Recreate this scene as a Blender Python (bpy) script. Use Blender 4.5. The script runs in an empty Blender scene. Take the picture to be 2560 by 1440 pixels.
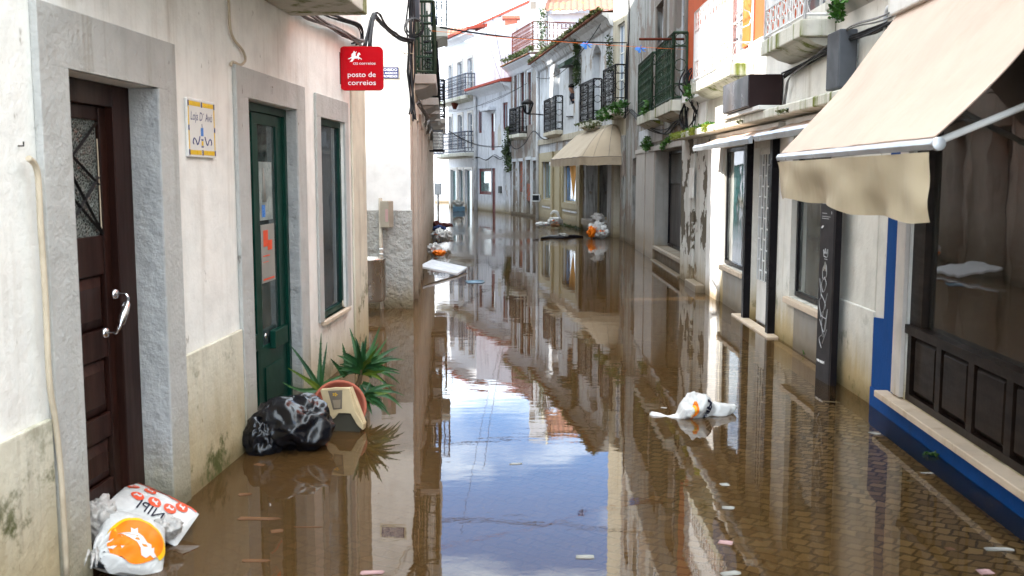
import bpy, bmesh, math, random
from mathutils import Vector, Matrix, noise, Euler
random.seed(7)
R = math.radians
S = bpy.context.scene
COL = S.collection
# ------------------------------------------------------------------ camera
FPX, HC = 2489.0, 1.6                      # focal length in photo pixels (35 mm), eye height over the water
PITCH = math.atan(280/FPX)
cd = bpy.data.cameras.new('camera'); cam = bpy.data.objects.new('camera', cd); COL.objects.link(cam)
cd.sensor_width = 36; cd.lens = 36*FPX/2560; cd.clip_start = .05; cd.clip_end = 800
cam.location = (0, 0, HC); cam.rotation_euler = (math.pi/2-PITCH, 0, 0)
cd.dof.use_dof = True; cd.dof.focus_distance = 13; cd.dof.aperture_fstop = 5.6
S.camera = cam
S.render.resolution_x = 1024; S.render.resolution_y = 576
S.view_settings.view_transform = 'Standard'; S.view_settings.look = 'None'
S.view_settings.gamma = 1; S.view_settings.exposure = 1.83
# ------------------------------------------------------------------ sky and sun
SUN_EL = R(36); TX, TY = 3.8, 1.25           # the light travels to the right and a little away from the camera
SUN_AZ = math.atan2(-TX, -TY)                # compass direction of the sun, from +Y clockwise
W = bpy.data.worlds.new('World'); S.world = W; W.use_nodes = True
nt = W.node_tree; nt.nodes.clear()
def wn(t, **k):
    n = nt.nodes.new(t)
    for a, b in k.items(): setattr(n, a, b)
    return n
sky = wn('ShaderNodeTexSky', sky_type='NISHITA', sun_disc=False, sun_elevation=SUN_EL, sun_rotation=SUN_AZ)
tc = wn('ShaderNodeTexCoord')
mp = wn('ShaderNodeMapping'); mp.inputs['Scale'].default_value = (1.6, 1.6, 5.0); mp.inputs['Location'].default_value = (3.1, .4, 1.7)
nz = wn('ShaderNodeTexNoise'); nz.inputs['Scale'].default_value = 2.3; nz.inputs['Detail'].default_value = 7; nz.inputs['Roughness'].default_value = .55
sp = wn('ShaderNodeSeparateXYZ')
low = wn('ShaderNodeMapRange'); low.inputs[1].default_value = .1; low.inputs[2].default_value = .24; low.inputs[3].default_value = .40; low.inputs[4].default_value = 0
add = wn('ShaderNodeMath', operation='ADD'); add2 = wn('ShaderNodeMath', operation='ADD')
high = wn('ShaderNodeMapRange'); high.inputs[1].default_value = .42; high.inputs[2].default_value = .75; high.inputs[3].default_value = 0; high.inputs[4].default_value = .34
rm = wn('ShaderNodeMapRange', interpolation_type='SMOOTHSTEP'); rm.inputs[1].default_value = .44; rm.inputs[2].default_value = .66
mx = wn('ShaderNodeMix', data_type='RGBA'); mx.inputs['B'].default_value = (10.6, 11.8, 12.6, 1)
bg = wn('ShaderNodeBackground'); bg.inputs['Strength'].default_value = .145
wo = wn('ShaderNodeOutputWorld')
L = nt.links.new
L(tc.outputs['Generated'], mp.inputs['Vector']); L(mp.outputs[0], nz.inputs['Vector']); L(tc.outputs['Generated'], sp.inputs[0])
L(sp.outputs['Z'], low.inputs[0]); L(nz.outputs['Fac'], add.inputs[0]); L(low.outputs[0], add.inputs[1]); L(sp.outputs['Z'], high.inputs[0]); L(add.outputs[0], add2.inputs[0]); L(high.outputs[0], add2.inputs[1]); L(add2.outputs[0], rm.inputs[0])
L(rm.outputs[0], mx.inputs['Factor']); tint = wn('ShaderNodeMix', data_type='RGBA', blend_type='MULTIPLY'); tint.inputs['Factor'].default_value = 1; tint.inputs['B'].default_value = (.98, 1.28, 1.65, 1); L(sky.outputs[0], tint.inputs['A']); L(tint.outputs['Result'], mx.inputs['A']); L(mx.outputs['Result'], bg.inputs['Color']); L(bg.outputs[0], wo.inputs[0])
sd = bpy.data.lights.new('sun', 'SUN'); sun = bpy.data.objects.new('sun', sd); COL.objects.link(sun)
sd.energy = 4.2; sd.angle = R(.5); sd.color = (1, .965, .91)
tv = Vector((TX, TY, 0)).normalized(); tv = Vector((tv.x*math.cos(SUN_EL), tv.y*math.cos(SUN_EL), -math.sin(SUN_EL)))
sun.rotation_euler = tv.to_track_quat('-Z', 'Y').to_euler(); sun.location = (-20, 0, 25)
S.cycles.max_bounces = 8; S.cycles.transparent_max_bounces = 12
# ------------------------------------------------------------------ geometry helpers
def ray(px, py):
    a = (px-1280)/FPX; b = (720-py)/FPX; c, s = math.cos(PITCH), math.sin(PITCH)
    return Vector((a, c+b*s, -s+b*c))
def G(px, py, z=0.0):
    """point at height z seen at a photo pixel (used to measure where things stand)"""
    d = ray(px, py); t = (z-HC)/d.z
    return Vector((d.x*t, d.y*t, z))
def D(px, py, y):
    d = ray(px, py); t = y/d.y
    return Vector((d.x*t, y, HC+d.z*t))
class Fr:
    """upright facade frame: s along the wall, d out of the wall towards the street, z up"""
    def __init__(self, P0, P1):
        self.O = Vector((P0[0], P0[1], 0)); u = Vector((P1[0]-P0[0], P1[1]-P0[1], 0)); self.L = u.length
        self.u = u.normalized(); n = Vector((self.u.y, -self.u.x, 0))
        if (Vector((0, 0, 0))-self.O).dot(n) < 0: n = -n
        self.n = n
    def w(self, s, d, z): return self.O+self.u*s+self.n*d+Vector((0, 0, z))
    def px(self, x, y, d=0.0):
        r = ray(x, y); C = Vector((0, 0, HC)); P = self.O+self.n*d
        t = (P-C).dot(self.n)/r.dot(self.n); q = C+r*t
        return (q-P).dot(self.u), q.z
class MB:
    def __init__(self): self.v = []; self.f = []; self.sm = []
    def quad(self, *p, smooth=False):
        i = len(self.v); self.v += [Vector(q) for q in p]; self.f.append(list(range(i, i+len(p)))); self.sm.append(smooth); return self
    def box(self, F, s0, s1, d0, d1, z0, z1):
        if s0 > s1: s0, s1 = s1, s0
        if d0 > d1: d0, d1 = d1, d0
        i = len(self.v)
        for z in (z0, z1):
            for (s, d) in ((s0, d0), (s1, d0), (s1, d1), (s0, d1)): self.v.append(F.w(s, d, z))
        for q in ((0, 1, 2, 3), (4, 5, 6, 7), (0, 1, 5, 4), (1, 2, 6, 5), (2, 3, 7, 6), (3, 0, 4, 7)):
            self.f.append([i+k for k in q]); self.sm.append(False)
        return self
    def prism(self, F, poly, d0, d1):
        n = len(poly); i = len(self.v)
        for d in (d0, d1): self.v += [F.w(s, d, z) for s, z in poly]
        self.f.append([i+k for k in range(n)]); self.f.append([i+n+k for k in range(n)]); self.sm += [False, False]
        for k in range(n):
            self.f.append([i+k, i+(k+1) % n, i+n+(k+1) % n, i+n+k]); self.sm.append(False)
        return self
    def profile(self, F, poly, s0, s1):
        n = len(poly); i = len(self.v)
        for s in (s0, s1): self.v += [F.w(s, d, z) for d, z in poly]
        self.f.append([i+k for k in range(n)]); self.f.append([i+n+k for k in range(n)]); self.sm += [False, False]
        for k in range(n):
            self.f.append([i+k, i+(k+1) % n, i+n+(k+1) % n, i+n+k]); self.sm.append(False)
        return self
    def slab(self, poly, z0, z1):
        n = len(poly); i = len(self.v)
        for z in (z0, z1): self.v += [Vector((p[0], p[1], z)) for p in poly]
        self.f.append([i+k for k in range(n)]); self.f.append([i+n+k for k in range(n)]); self.sm += [False, False]
        for k in range(n):
            self.f.append([i+k, i+(k+1) % n, i+n+(k+1) % n, i+n+k]); self.sm.append(False)
        return self
    def tube(self, pts, r, seg=6, cap=True):
        pts = [Vector(p) for p in pts]; n = len(pts); i = len(self.v)
        rr = r if isinstance(r, (list, tuple)) else [r]*n
        up = Vector((0, 0, 1)); prev = None
        for k, p in enumerate(pts):
            t = (pts[min(k+1, n-1)]-pts[max(k-1, 0)])
            if t.length < 1e-9: t = Vector((0, 0, 1))
            t.normalize()
            a = prev if prev is not None else (up if abs(t.z) < .9 else Vector((1, 0, 0)))
            a = a-t*a.dot(t)
            if a.length < 1e-6: a = Vector((1, 0, 0))-t*t.x
            a.normalize(); prev = a; b = t.cross(a)
            for j in range(seg):
                th = 2*math.pi*j/seg; self.v.append(p+(a*math.cos(th)+b*math.sin(th))*rr[k])
        for k in range(n-1):
            for j in range(seg):
                self.f.append([i+k*seg+j, i+k*seg+(j+1) % seg, i+(k+1)*seg+(j+1) % seg, i+(k+1)*seg+j]); self.sm.append(seg > 4)
        if cap:
            self.f.append([i+j for j in range(seg)][::-1]); self.f.append([i+(n-1)*seg+j for j in range(seg)]); self.sm += [False, False]
        return self
    def lathe(self, c, prof, seg=20, axis=None, sy=1.0):
        """prof: (radius, height) pairs around a vertical axis at c, or along the given axis"""
        c = Vector(c); q = Vector((0, 0, 1)).rotation_difference(Vector(axis).normalized()) if axis is not None else None
        i = len(self.v)
        for r_, h in prof:
            for j in range(seg):
                th = 2*math.pi*j/seg; p = Vector((r_*math.cos(th), r_*math.sin(th)*sy, h))
                self.v.append(c+(q @ p if q else p))
        for k in range(len(prof)-1):
            for j in range(seg):
                self.f.append([i+k*seg+j, i+k*seg+(j+1) % seg, i+(k+1)*seg+(j+1) % seg, i+(k+1)*seg+j]); self.sm.append(True)
        return self
    def grid(self, fn, nu, nv, smooth=True, wrap=False):
        i = len(self.v)
        for a in range(nu+1):
            for b in range(nv+1): self.v.append(Vector(fn(a/nu, b/nv)))
        for a in range(nu):
            for b in range(nv):
                self.f.append([i+a*(nv+1)+b, i+(a+1)*(nv+1)+b, i+(a+1)*(nv+1)+b+1, i+a*(nv+1)+b+1]); self.sm.append(smooth)
        return self
    def wall(self, F, s0, s1, z0, z1, holes=(), d=0.0, depth=.2, maxc=2.0):
        """flat wall face with rectangular openings and their reveals"""
        ss = sorted({s0, s1, *[h[0] for h in holes], *[h[1] for h in holes]}); zs = sorted({z0, z1, *[h[2] for h in holes], *[h[3] for h in holes]})
        ss = [s for s in ss if s0 <= s <= s1]; zs = [z for z in zs if z0 <= z <= z1]
        for a, b in zip(ss, ss[1:]):
            for c, e in zip(zs, zs[1:]):
                m, q = (a+b)/2, (c+e)/2
                if any(h[0] < m < h[1] and h[2] < q < h[3] for h in holes): continue
                self.quad(F.w(a, d, c), F.w(b, d, c), F.w(b, d, e), F.w(a, d, e))
        for h in holes:
            dp = h[4] if len(h) > 4 else depth; a, b, c, e = h[:4]
            for (p, q) in (((a, c), (a, e)), ((a, e), (b, e)), ((b, e), (b, c)), ((b, c), (a, c))):
                self.quad(F.w(p[0], d, p[1]), F.w(q[0], d, q[1]), F.w(q[0], d-dp, q[1]), F.w(p[0], d-dp, p[1]))
        return self
def base_of(o):
    while o.parent: o = o.parent
    return o.location
def mk(name, mb, mat, parent=None, loc=None, bevel=0, fix=True):
    me = bpy.data.meshes.new(name)
    org = Vector(base_of(parent)) if parent else (Vector(loc) if loc is not None else Vector((0, 0, 0)))
    me.from_pydata([v-org for v in mb.v], [], mb.f)
    me.polygons.foreach_set('use_smooth', mb.sm)
    me.update()
    if fix or bevel:
        bm = bmesh.new(); bm.from_mesh(me)
        if bevel:
            bmesh.ops.remove_doubles(bm, verts=bm.verts, dist=1e-5)
        bmesh.ops.recalc_face_normals(bm, faces=bm.faces)
        if bevel:
            es = [e for e in bm.edges if len(e.link_faces) == 2 and e.calc_face_angle(0) > .5]
            bmesh.ops.bevel(bm, geom=es, offset=bevel, segments=2, profile=.5, affect='EDGES', clamp_overlap=True)
        bm.to_mesh(me); bm.free()
    if mat: me.materials.append(mat)
    o = bpy.data.objects.new(name, me); COL.objects.link(o)
    if parent: o.parent = parent
    else: o.location = org
    return o
def tag(o, label, cat, group=None):
    o['label'] = label; o['category'] = cat
    if group: o['group'] = group
    return o
def thing(name, label, cat, loc, group=None):
    o = bpy.data.objects.new(name, None); COL.objects.link(o); o.location = loc; o.empty_display_size = .2
    return tag(o, label, cat, group)
def struct(name, mb, mat):
    o = mk(name, mb, mat); o['kind'] = 'structure'; return o
def text_mb(body, size, fn, align='LEFT', sx=1.0, ext=0.0, bold=0.0, shear=0.0, spacing=1.0):
    """lettering as real faces; fn maps flat (x, y) to the world surface"""
    cu = bpy.data.curves.new('lettering', 'FONT'); cu.body = body; cu.size = size; cu.align_x = align; cu.offset = bold; cu.shear = shear
    cu.space_character = spacing; cu.resolution_u = 3
    ob = bpy.data.objects.new('lettering', cu); COL.objects.link(ob)
    dg = bpy.context.evaluated_depsgraph_get(); me = bpy.data.meshes.new_from_object(ob.evaluated_get(dg))
    mb = MB(); mb.v = [Vector(fn(v.co.x*sx, v.co.y)) for v in me.vertices]; mb.f = [list(p.vertices) for p in me.polygons]; mb.sm = [False]*len(mb.f)
    bpy.data.objects.remove(ob); bpy.data.curves.remove(cu); bpy.data.meshes.remove(me)
    return mb
def join(*mbs):
    o = MB()
    for m in mbs:
        i = len(o.v); o.v += m.v; o.f += [[k+i for k in f] for f in m.f]; o.sm += m.sm
    return o
# ------------------------------------------------------------------ materials
class N:
    def __init__(self, name):
        self.m = bpy.data.materials.new(name); self.m.use_nodes = True; self.t = self.m.node_tree; self.t.nodes.clear()
        self.out = self.t.nodes.new('ShaderNodeOutputMaterial')
        self.P = self.t.nodes.new('ShaderNodeNewGeometry').outputs['Position']
    def n(self, ty, ins=None, **k):
        x = self.t.nodes.new(ty)
        for a, b in k.items(): setattr(x, a, b)
        for a, b in (ins or {}).items(): self.set(x.inputs[a], b)
        return x
    def set(self, sock, v):
        if isinstance(v, bpy.types.NodeSocket): self.t.links.new(v, sock)
        elif isinstance(v, (tuple, list)) and len(v) == 3 and sock.type == 'RGBA': sock.default_value = (*v, 1)
        else: sock.default_value = v
    def map(self, scale=(1, 1, 1), rot=(0, 0, 0), loc=(0, 0, 0), vec=None):
        return self.n('ShaderNodeMapping', {'Vector': vec or self.P, 'Scale': scale, 'Rotation': rot, 'Location': loc}).outputs[0]
    def noise(self, scale=1.0, detail=4, rough=.5, vec=None, sc=None, loc=(0, 0, 0)):
        v = self.map(sc or (1, 1, 1), loc=loc, vec=vec) if (sc or loc != (0, 0, 0)) else (vec or self.P)
        return self.n('ShaderNodeTexNoise', {'Vector': v, 'Scale': scale, 'Detail': detail, 'Roughness': rough}).outputs['Fac']
    def rng(self, v, a, b, c=0.0, d=1.0, smooth=True):
        return self.n('ShaderNodeMapRange', {0: v, 1: a, 2: b, 3: c, 4: d}, interpolation_type='SMOOTHSTEP' if smooth else 'LINEAR').outputs[0]
    def math(self, op, a, b=0.0, c=0.0): return self.n('ShaderNodeMath', {0: a, 1: b, 2: c}, operation=op).outputs[0]
    def mix(self, f, a, b, bt='MIX'):
        return self.n('ShaderNodeMix', {'Factor': f, 'A': a, 'B': b}, data_type='RGBA', blend_type=bt).outputs['Result']
    def z(self): return self.n('ShaderNodeSeparateXYZ', {0: self.P}).outputs['Z']
    def bump(self, h, dist, strength=1.0, nrm=None):
        x = {'Height': h, 'Distance': dist, 'Strength': strength}
        if nrm: x['Normal'] = nrm
        return self.n('ShaderNodeBump', x).outputs[0]
    def bsdf(self, col, rough=.8, nrm=None, **k):
        ins = {'Base Color': col, 'Roughness': rough}
        if nrm: ins['Normal'] = nrm
        ins.update(k)
        b = self.n('ShaderNodeBsdfPrincipled', ins); self.t.links.new(b.outputs[0], self.out.inputs[0]); return self.m
def plaster(name, col, dirt=(.30, .26, .20), amt=.35, tide=.35, tcol=(.40, .30, .17), tstr=.75, grain=.004, flake=0.0, fcol=(.25, .22, .19), moss=0.0, crack=0.0, rgh=.85, gs=30, pink=0.0, seed=0.0, fz=.55):
    n = N(name)
    big = n.noise(.9, 4, .6, loc=(seed, 0, 0)); mid = n.noise(5, 5, .6, loc=(0, seed, 0)); st = n.noise(1.0, 5, .65, sc=(7, 7, .45), loc=(seed, seed, 0)); fine = n.noise(gs, 5, .65)
    c = n.mix(n.rng(mid, .35, .75), col, tuple(min(1, x*.86) for x in col))
    if pink: c = n.mix(n.math('MULTIPLY', n.rng(big, .42, .62), pink), c, (.72, .52, .40))
    f = n.math('MULTIPLY', n.math('MULTIPLY', n.rng(st, .47, .78), n.rng(big, .3, .65)), amt*1.6)
    c = n.mix(f, c, dirt)
    sp = n.noise(14, 3, .7, sc=(1, 1, .6)); c = n.mix(n.math('MULTIPLY', n.rng(sp, .68, .76), min(1, amt*1.3)), c, tuple(x*.55 for x in dirt))
    z = n.z()
    if flake:
        fl = n.noise(1.6, 8, .62, sc=(1, 1, fz), loc=(seed*3, 1, 2)); ff = n.rng(fl, 1-flake, 1.012-flake); c = n.mix(ff, c, n.mix(mid, fcol, tuple(x*1.7 for x in fcol)))
    if tide:
        zz = n.math('ADD', z, n.math('MULTIPLY', n.math('SUBTRACT', st, .5), .5)); tf = n.rng(zz, tide*.15, tide, 1, 0)
        c = n.mix(n.math('MULTIPLY', tf, tstr), c, n.mix(mid, tcol, tuple(x*.6 for x in tcol)))
        c = n.mix(n.rng(n.math('ADD', z, n.math('MULTIPLY', n.math('SUBTRACT', mid, .5), .16)), .01, .15, .85, 0), c, tuple(x*.42 for x in tcol))
    if moss:
        mo = n.noise(3.0, 6, .7, loc=(2, seed, 1)); c = n.mix(n.math('MULTIPLY', n.rng(mo, .53, .64), n.math('MINIMUM', n.math('MULTIPLY', n.rng(z, .1, 1.0, 1, 0), moss), .95)), c, (.07, .075, .02))
    h = n.math('ADD', n.math('MULTIPLY', fine, .6), n.math('MULTIPLY', mid, 1.2))
    if flake: h = n.math('SUBTRACT', h, n.math('MULTIPLY', ff, .8))
    return n.bsdf(c, rgh, n.bump(h, grain), **{'Specular IOR Level': .12})
def simple(name, col, rough=.6, metal=0.0, var=.15, scale=6, bump=0.0, spec=.12, dirt=None, damt=.4, sc=None):
    n = N(name); a = n.noise(scale, 5, .6, sc=sc)
    c = n.mix(n.rng(a, .3, .7), col, tuple(x*(1-var) for x in col))
    if dirt: c = n.mix(n.math('MULTIPLY', n.rng(n.noise(scale*.6, 6, .7, sc=(1, 1, .4)), .48, .7), damt), c, dirt)
    nr = n.bump(n.noise(scale*4, 4, .6), bump) if bump else None
    return n.bsdf(c, n.rng(a, .3, .7, rough*.85, min(1, rough*1.15)), nr, Metallic=metal, **{'Specular IOR Level': spec})
def pane(name, col=(.02, .025, .03), rough=.03, curtain=None):
    n = N(name); c = n.mix(n.rng(n.noise(1.3, 3, .5), .35, .65), col, tuple(x*1.6 for x in col))
    if curtain: c = n.mix(n.rng(n.noise(1, 3, .5, sc=(9, 9, .3)), .45, .6), c, curtain)
    dust = n.noise(9, 6, .7); c = n.mix(n.rng(dust, .45, .8, 0, .25), c, (.25, .24, .2))
    return n.bsdf(c, n.rng(dust, .4, .8, rough, rough+.12), n.bump(n.noise(2.5, 2, .5), .002))
def clearglass(name, tint=(.75, .85, .82), dust=.12, ior=1.65, dcol=(.4, .38, .32)):
    n = N(name); fr = n.n('ShaderNodeFresnel', {'IOR': ior}).outputs[0]
    gl = n.n('ShaderNodeBsdfGlossy', {'Color': (1, 1, 1, 1), 'Roughness': .02, 'Normal': n.bump(n.noise(2.0, 2, .5), .002)}).outputs[0]
    tr = n.n('ShaderNodeBsdfTransparent', {'Color': (*tint, 1)}).outputs[0]; df = n.n('ShaderNodeBsdfDiffuse', {'Color': (*dcol, 1)}).outputs[0]
    m1 = n.n('ShaderNodeMixShader', {0: n.rng(n.noise(3, 6, .7, sc=(1, 1, .5)), .35, .8, dust*.4, dust*1.6), 1: tr, 2: df}).outputs[0]
    m2 = n.n('ShaderNodeMixShader', {0: fr, 1: m1, 2: gl}).outputs[0]; n.t.links.new(m2, n.out.inputs[0]); return n.m
M = {}
M['plaster_cream'] = plaster('plaster_cream', (.84, .83, .78), dirt=(.40, .34, .26), amt=.42, tide=.55, tcol=(.48, .38, .20), tstr=.75, pink=.10, grain=.006, moss=.5)
M['plinth_cream'] = plaster('plinth_cream', (.66, .62, .50), amt=.7, tide=.7, tcol=(.42, .31, .14), grain=.009, moss=1.3, seed=3)
M['stone_grey'] = plaster('stone_grey', (.47, .465, .44), dirt=(.28, .26, .21), amt=.6, tide=.6, tcol=(.38, .33, .2), tstr=.75, grain=.012, gs=38, seed=5)
M['reveal_grey'] = plaster('reveal_grey', (.38, .38, .37), amt=.3, tide=.4, tcol=(.33, .3, .2), grain=.035, gs=10, seed=8)
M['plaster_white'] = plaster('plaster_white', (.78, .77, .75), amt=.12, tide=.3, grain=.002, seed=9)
M['rough_cast'] = plaster('rough_cast', (.40, .395, .37), dirt=(.26, .22, .16), amt=.5, tide=.45, tcol=(.30, .23, .13), tstr=.8, grain=.075, gs=17, seed=11)
M['plaster_old'] = plaster('plaster_old', (.56, .58, .60), dirt=(.10, .095, .09), amt=1.0, tide=.7, tcol=(.30, .25, .17), grain=.006, flake=.42, fcol=(.24, .21, .18), seed=2)
M['plaster_decay'] = plaster('plaster_decay', (.35, .345, .325), dirt=(.07, .065, .055), amt=1.3, tide=.9, tcol=(.22, .17, .11), grain=.01, flake=.49, fcol=(.17, .14, .12), seed=14)
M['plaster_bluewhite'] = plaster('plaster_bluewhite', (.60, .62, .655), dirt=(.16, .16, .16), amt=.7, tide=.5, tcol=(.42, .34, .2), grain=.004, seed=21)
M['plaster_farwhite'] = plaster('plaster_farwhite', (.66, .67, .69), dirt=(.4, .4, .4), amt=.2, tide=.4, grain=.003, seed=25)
M['plaster_peel'] = plaster('plaster_peel', (.58, .57, .53), dirt=(.2, .17, .13), amt=.6, tide=.5, grain=.012, flake=.47, fz=1.0, fcol=(.09, .075, .055), seed=31)
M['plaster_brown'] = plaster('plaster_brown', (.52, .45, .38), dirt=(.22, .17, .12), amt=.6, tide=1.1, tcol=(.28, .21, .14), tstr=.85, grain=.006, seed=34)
M['plaster_shop'] = plaster('plaster_shop', (.70, .68, .62), dirt=(.35, .3, .22), amt=.4, tide=.55, tcol=(.46, .33, .14), tstr=.9, grain=.006, moss=.6, seed=37)
M['orange_paint'] = plaster('orange_paint', (.50, .105, .04), dirt=(.4, .1, .05), amt=.2, tide=0, grain=.002, seed=41)
M['blue_paint'] = plaster('blue_paint', (.0005, .056, .235), dirt=(.01, .04, .12), amt=.3, tide=0, grain=.003, rgh=.7, seed=44)
M['concrete'] = plaster('concrete', (.50, .48, .43), dirt=(.16, .15, .10), amt=.7, tide=0, grain=.006, seed=47)
M['mossy_concrete'] = plaster('mossy_concrete', (.55, .53, .46), dirt=(.13, .15, .03), amt=1.4, tide=0, grain=.01, seed=50)
M['marble'] = plaster('marble', (.40, .36, .32), dirt=(.3, .22, .15), amt=.5, tide=.7, tcol=(.30, .22, .13), tstr=.8, grain=.001, rgh=.4, seed=53)
M['marble_sill'] = plaster('marble_sill', (.60, .48, .36), dirt=(.4, .28, .17), amt=.6, tide=0, grain=.002, rgh=.45, seed=55)
M['granite'] = plaster('granite', (.30, .29, .27), dirt=(.15, .14, .13), amt=.5, tide=.5, tcol=(.24, .18, .11), gs=120, grain=.001, rgh=.5, seed=58)
M['beige_paint'] = plaster('beige_paint', (.37, .31, .19), dirt=(.25, .2, .12), amt=.3, tide=.35, tcol=(.28, .21, .1), grain=.002, rgh=.55, seed=61)
M['dark_stone'] = plaster('dark_stone', (.22, .19, .16), dirt=(.1, .08, .07), amt=.6, tide=.6, tcol=(.16, .12, .08), grain=.004, seed=64)
M['brick_red'] = simple('brick_red', (.34, .09, .04), .9, var=.4, scale=25, bump=.01)
M['brown_door'] = simple('brown_door', (.030, .010, .007), .40, var=.5, scale=3, sc=(8, 8, .6), bump=.001, dirt=(.07, .05, .035), damt=.3)
M['green_door'] = simple('green_door', (.002, .036, .024), .36, var=.4, scale=3, bump=.0008, dirt=(.012, .045, .03), damt=.3)
M['green_iron'] = simple('green_iron', (.035, .065, .040), .6, var=.4, scale=12, dirt=(.12, .12, .08), damt=.5)
M['black_iron'] = simple('black_iron', (.010, .010, .011), .5, var=.3, scale=9, dirt=(.04, .025, .015), damt=.4)
M['navy_iron'] = simple('navy_iron', (.015, .02, .05), .5, var=.3, scale=9)
M['white_iron'] = simple('white_iron', (.72, .72, .71), .5, var=.1, scale=9, dirt=(.4, .33, .25), damt=.3)
M['rust_iron'] = simple('rust_iron', (.11, .028, .015), .8, var=.4, scale=9)
M['wine_wood'] = simple('wine_wood', (.13, .018, .018), .5, var=.3, scale=6)
M['dark_wood'] = simple('dark_wood', (.016, .009, .006), .36, var=.5, scale=3, sc=(1, 1, 6), dirt=(.045, .030, .020), damt=.45, bump=.0015)
M['alu'] = simple('alu', (.62, .64, .66), .32, metal=.75, var=.15, scale=5, dirt=(.3, .3, .3), damt=.3)
M['steel'] = simple('steel', (.55, .52, .48), .28, metal=.9, var=.3, scale=4, sc=(1, 1, .3), dirt=(.2, .15, .1), damt=.4)
M['chrome'] = simple('chrome', (.8, .8, .82), .15, metal=1, var=.05)
M['cloth_beige'] = None
M['black_frame'] = simple('black_frame', (.007, .006, .008), .3, var=.3, scale=5, dirt=(.03, .025, .02), damt=.3)
M['white_frame'] = simple('white_frame', (.70, .68, .64), .45, var=.1, scale=5, dirt=(.4, .33, .25), damt=.4)
M['box_brown'] = simple('box_brown', (.022, .012, .012), .35, var=.2, scale=4)
M['box_metal'] = simple('box_metal', (.10, .09, .095), .3, metal=.5, var=.5, scale=3, dirt=(.16, .11, .07), damt=.5)
M['cable_black'] = simple('cable_black', (.02, .02, .022), .6, var=.3, scale=8)
M['cable_grey'] = simple('cable_grey', (.22, .21, .2), .6, var=.3, scale=8)
M['cable_cream'] = simple('cable_cream', (.55, .46, .34), .6, var=.2, scale=8, dirt=(.25, .17, .1), damt=.5)
M['pvc'] = simple('pvc', (.62, .63, .64), .5, var=.2, scale=5, dirt=(.3, .28, .25), damt=.5)
M['tile_sign'] = simple('tile_sign', (.74, .72, .68), .18, var=.04, scale=5)
M['yellow'] = simple('yellow', (.80, .50, .02), .3, var=.15, scale=20)
M['ink_blue'] = simple('ink_blue', (.03, .035, .16), .3, var=.2, scale=30)
M['sky_blue'] = simple('sky_blue', (.06, .22, .62), .3, var=.2, scale=20)
M['sign_red'] = simple('sign_red', (.48, .004, .010), .22, var=.06, scale=4)
M['sign_white'] = simple('sign_white', (.82, .82, .82), .35, var=.03, scale=8)
M['enamel_blue'] = simple('enamel_blue', (.02, .03, .14), .2, var=.1, scale=8)
M['ink_black'] = simple('ink_black', (.015, .015, .03), .5, var=.1, scale=8)
M['orange_ink'] = simple('orange_ink', (.85, .20, .01), .4, var=.2, scale=12)
M['red_ink'] = simple('red_ink', (.75, .09, .035), .4, var=.15, scale=12)
M['gold_ink'] = simple('gold_ink', (.85, .47, .01), .4, var=.1, scale=12)
M['terracotta'] = simple('terracotta', (.42, .12, .075), .65, var=.2, scale=8, dirt=(.25, .12, .08), damt=.4)
M['planter_beige'] = simple('planter_beige', (.58, .45, .27), .6, var=.2, scale=8, dirt=(.3, .2, .1), damt=.5)
M['stem'] = simple('stem', (.12, .08, .04), .8, var=.3, scale=15)
M['paper'] = simple('paper', (.30, .29, .26), .6, var=.1, scale=5, dirt=(.4, .4, .38), damt=.3)
M['paper_pink'] = simple('paper_pink', (.42, .26, .25), .6, var=.1, scale=5)
M['cardboard'] = simple('cardboard', (.17, .085, .04), .8, var=.3, scale=8)
M['blue_cloth'] = simple('blue_cloth', (.03, .05, .14), .8, var=.4, scale=15, bump=.004)
M['brown_cloth'] = simple('brown_cloth', (.10, .03, .025), .8, var=.4, scale=15, bump=.004)
M['blue_plastic'] = simple('blue_plastic', (.11, .20, .27), .35, var=.2, scale=8)
M['skin'] = simple('skin', (.36, .20, .14), .55, var=.1, scale=15)
M['hair'] = simple('hair', (.012, .010, .010), .6, var=.3, scale=40, bump=.004)
M['dark_shirt'] = simple('dark_shirt', (.03, .03, .04), .8, var=.3, scale=15)
M['panel_grey'] = simple('panel_grey', (.075, .08, .09), .5, var=.2, scale=4)
M['totem'] = simple('totem', (.035, .033, .036), .45, var=.2, scale=3, dirt=(.07, .055, .04), damt=.3)
M['totem_side'] = simple('totem_side', (.012, .010, .012), .4, var=.2, scale=3)
M['chalk'] = simple('chalk', (.42, .42, .42), .8, var=.3, scale=40)
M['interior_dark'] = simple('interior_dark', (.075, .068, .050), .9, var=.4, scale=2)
M['interior_light'] = simple('interior_light', (.35, .37, .36), .9, var=.3, scale=1.5, dirt=(.2, .19, .17), damt=.6)
M['interior_orange'] = simple('interior_orange', (.60, .28, .05), .8, var=.3, scale=2)
M['shutter_dark'] = simple('shutter_dark', (.060, .055, .055), .4, var=.5, scale=2, sc=(6, 6, .5), dirt=(.14, .13, .12), damt=.5)
M['stucco_yellow'] = plaster('stucco_yellow', (.50, .45, .35), dirt=(.2, .16, .1), amt=.7, tide=.5, grain=.005, flake=.35, seed=70)
def leafmat(name, c1, c2, sc=4):
    n = N(name); return n.bsdf(n.mix(n.rng(n.noise(sc, 3, .6), .35, .65), c1, c2), .5, None, **{'Specular IOR Level': .4})
M['leaf'] = leafmat('leaf', (.022, .085, .010), (.055, .15, .014))
M['leaf_dark'] = leafmat('leaf_dark', (.020, .045, .015), (.06, .09, .025))
M['leaf_dry'] = leafmat('leaf_dry', (.10, .11, .03), (.05, .09, .02))
M['moss'] = leafmat('moss', (.035, .05, .012), (.12, .12, .03), 9)
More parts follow.
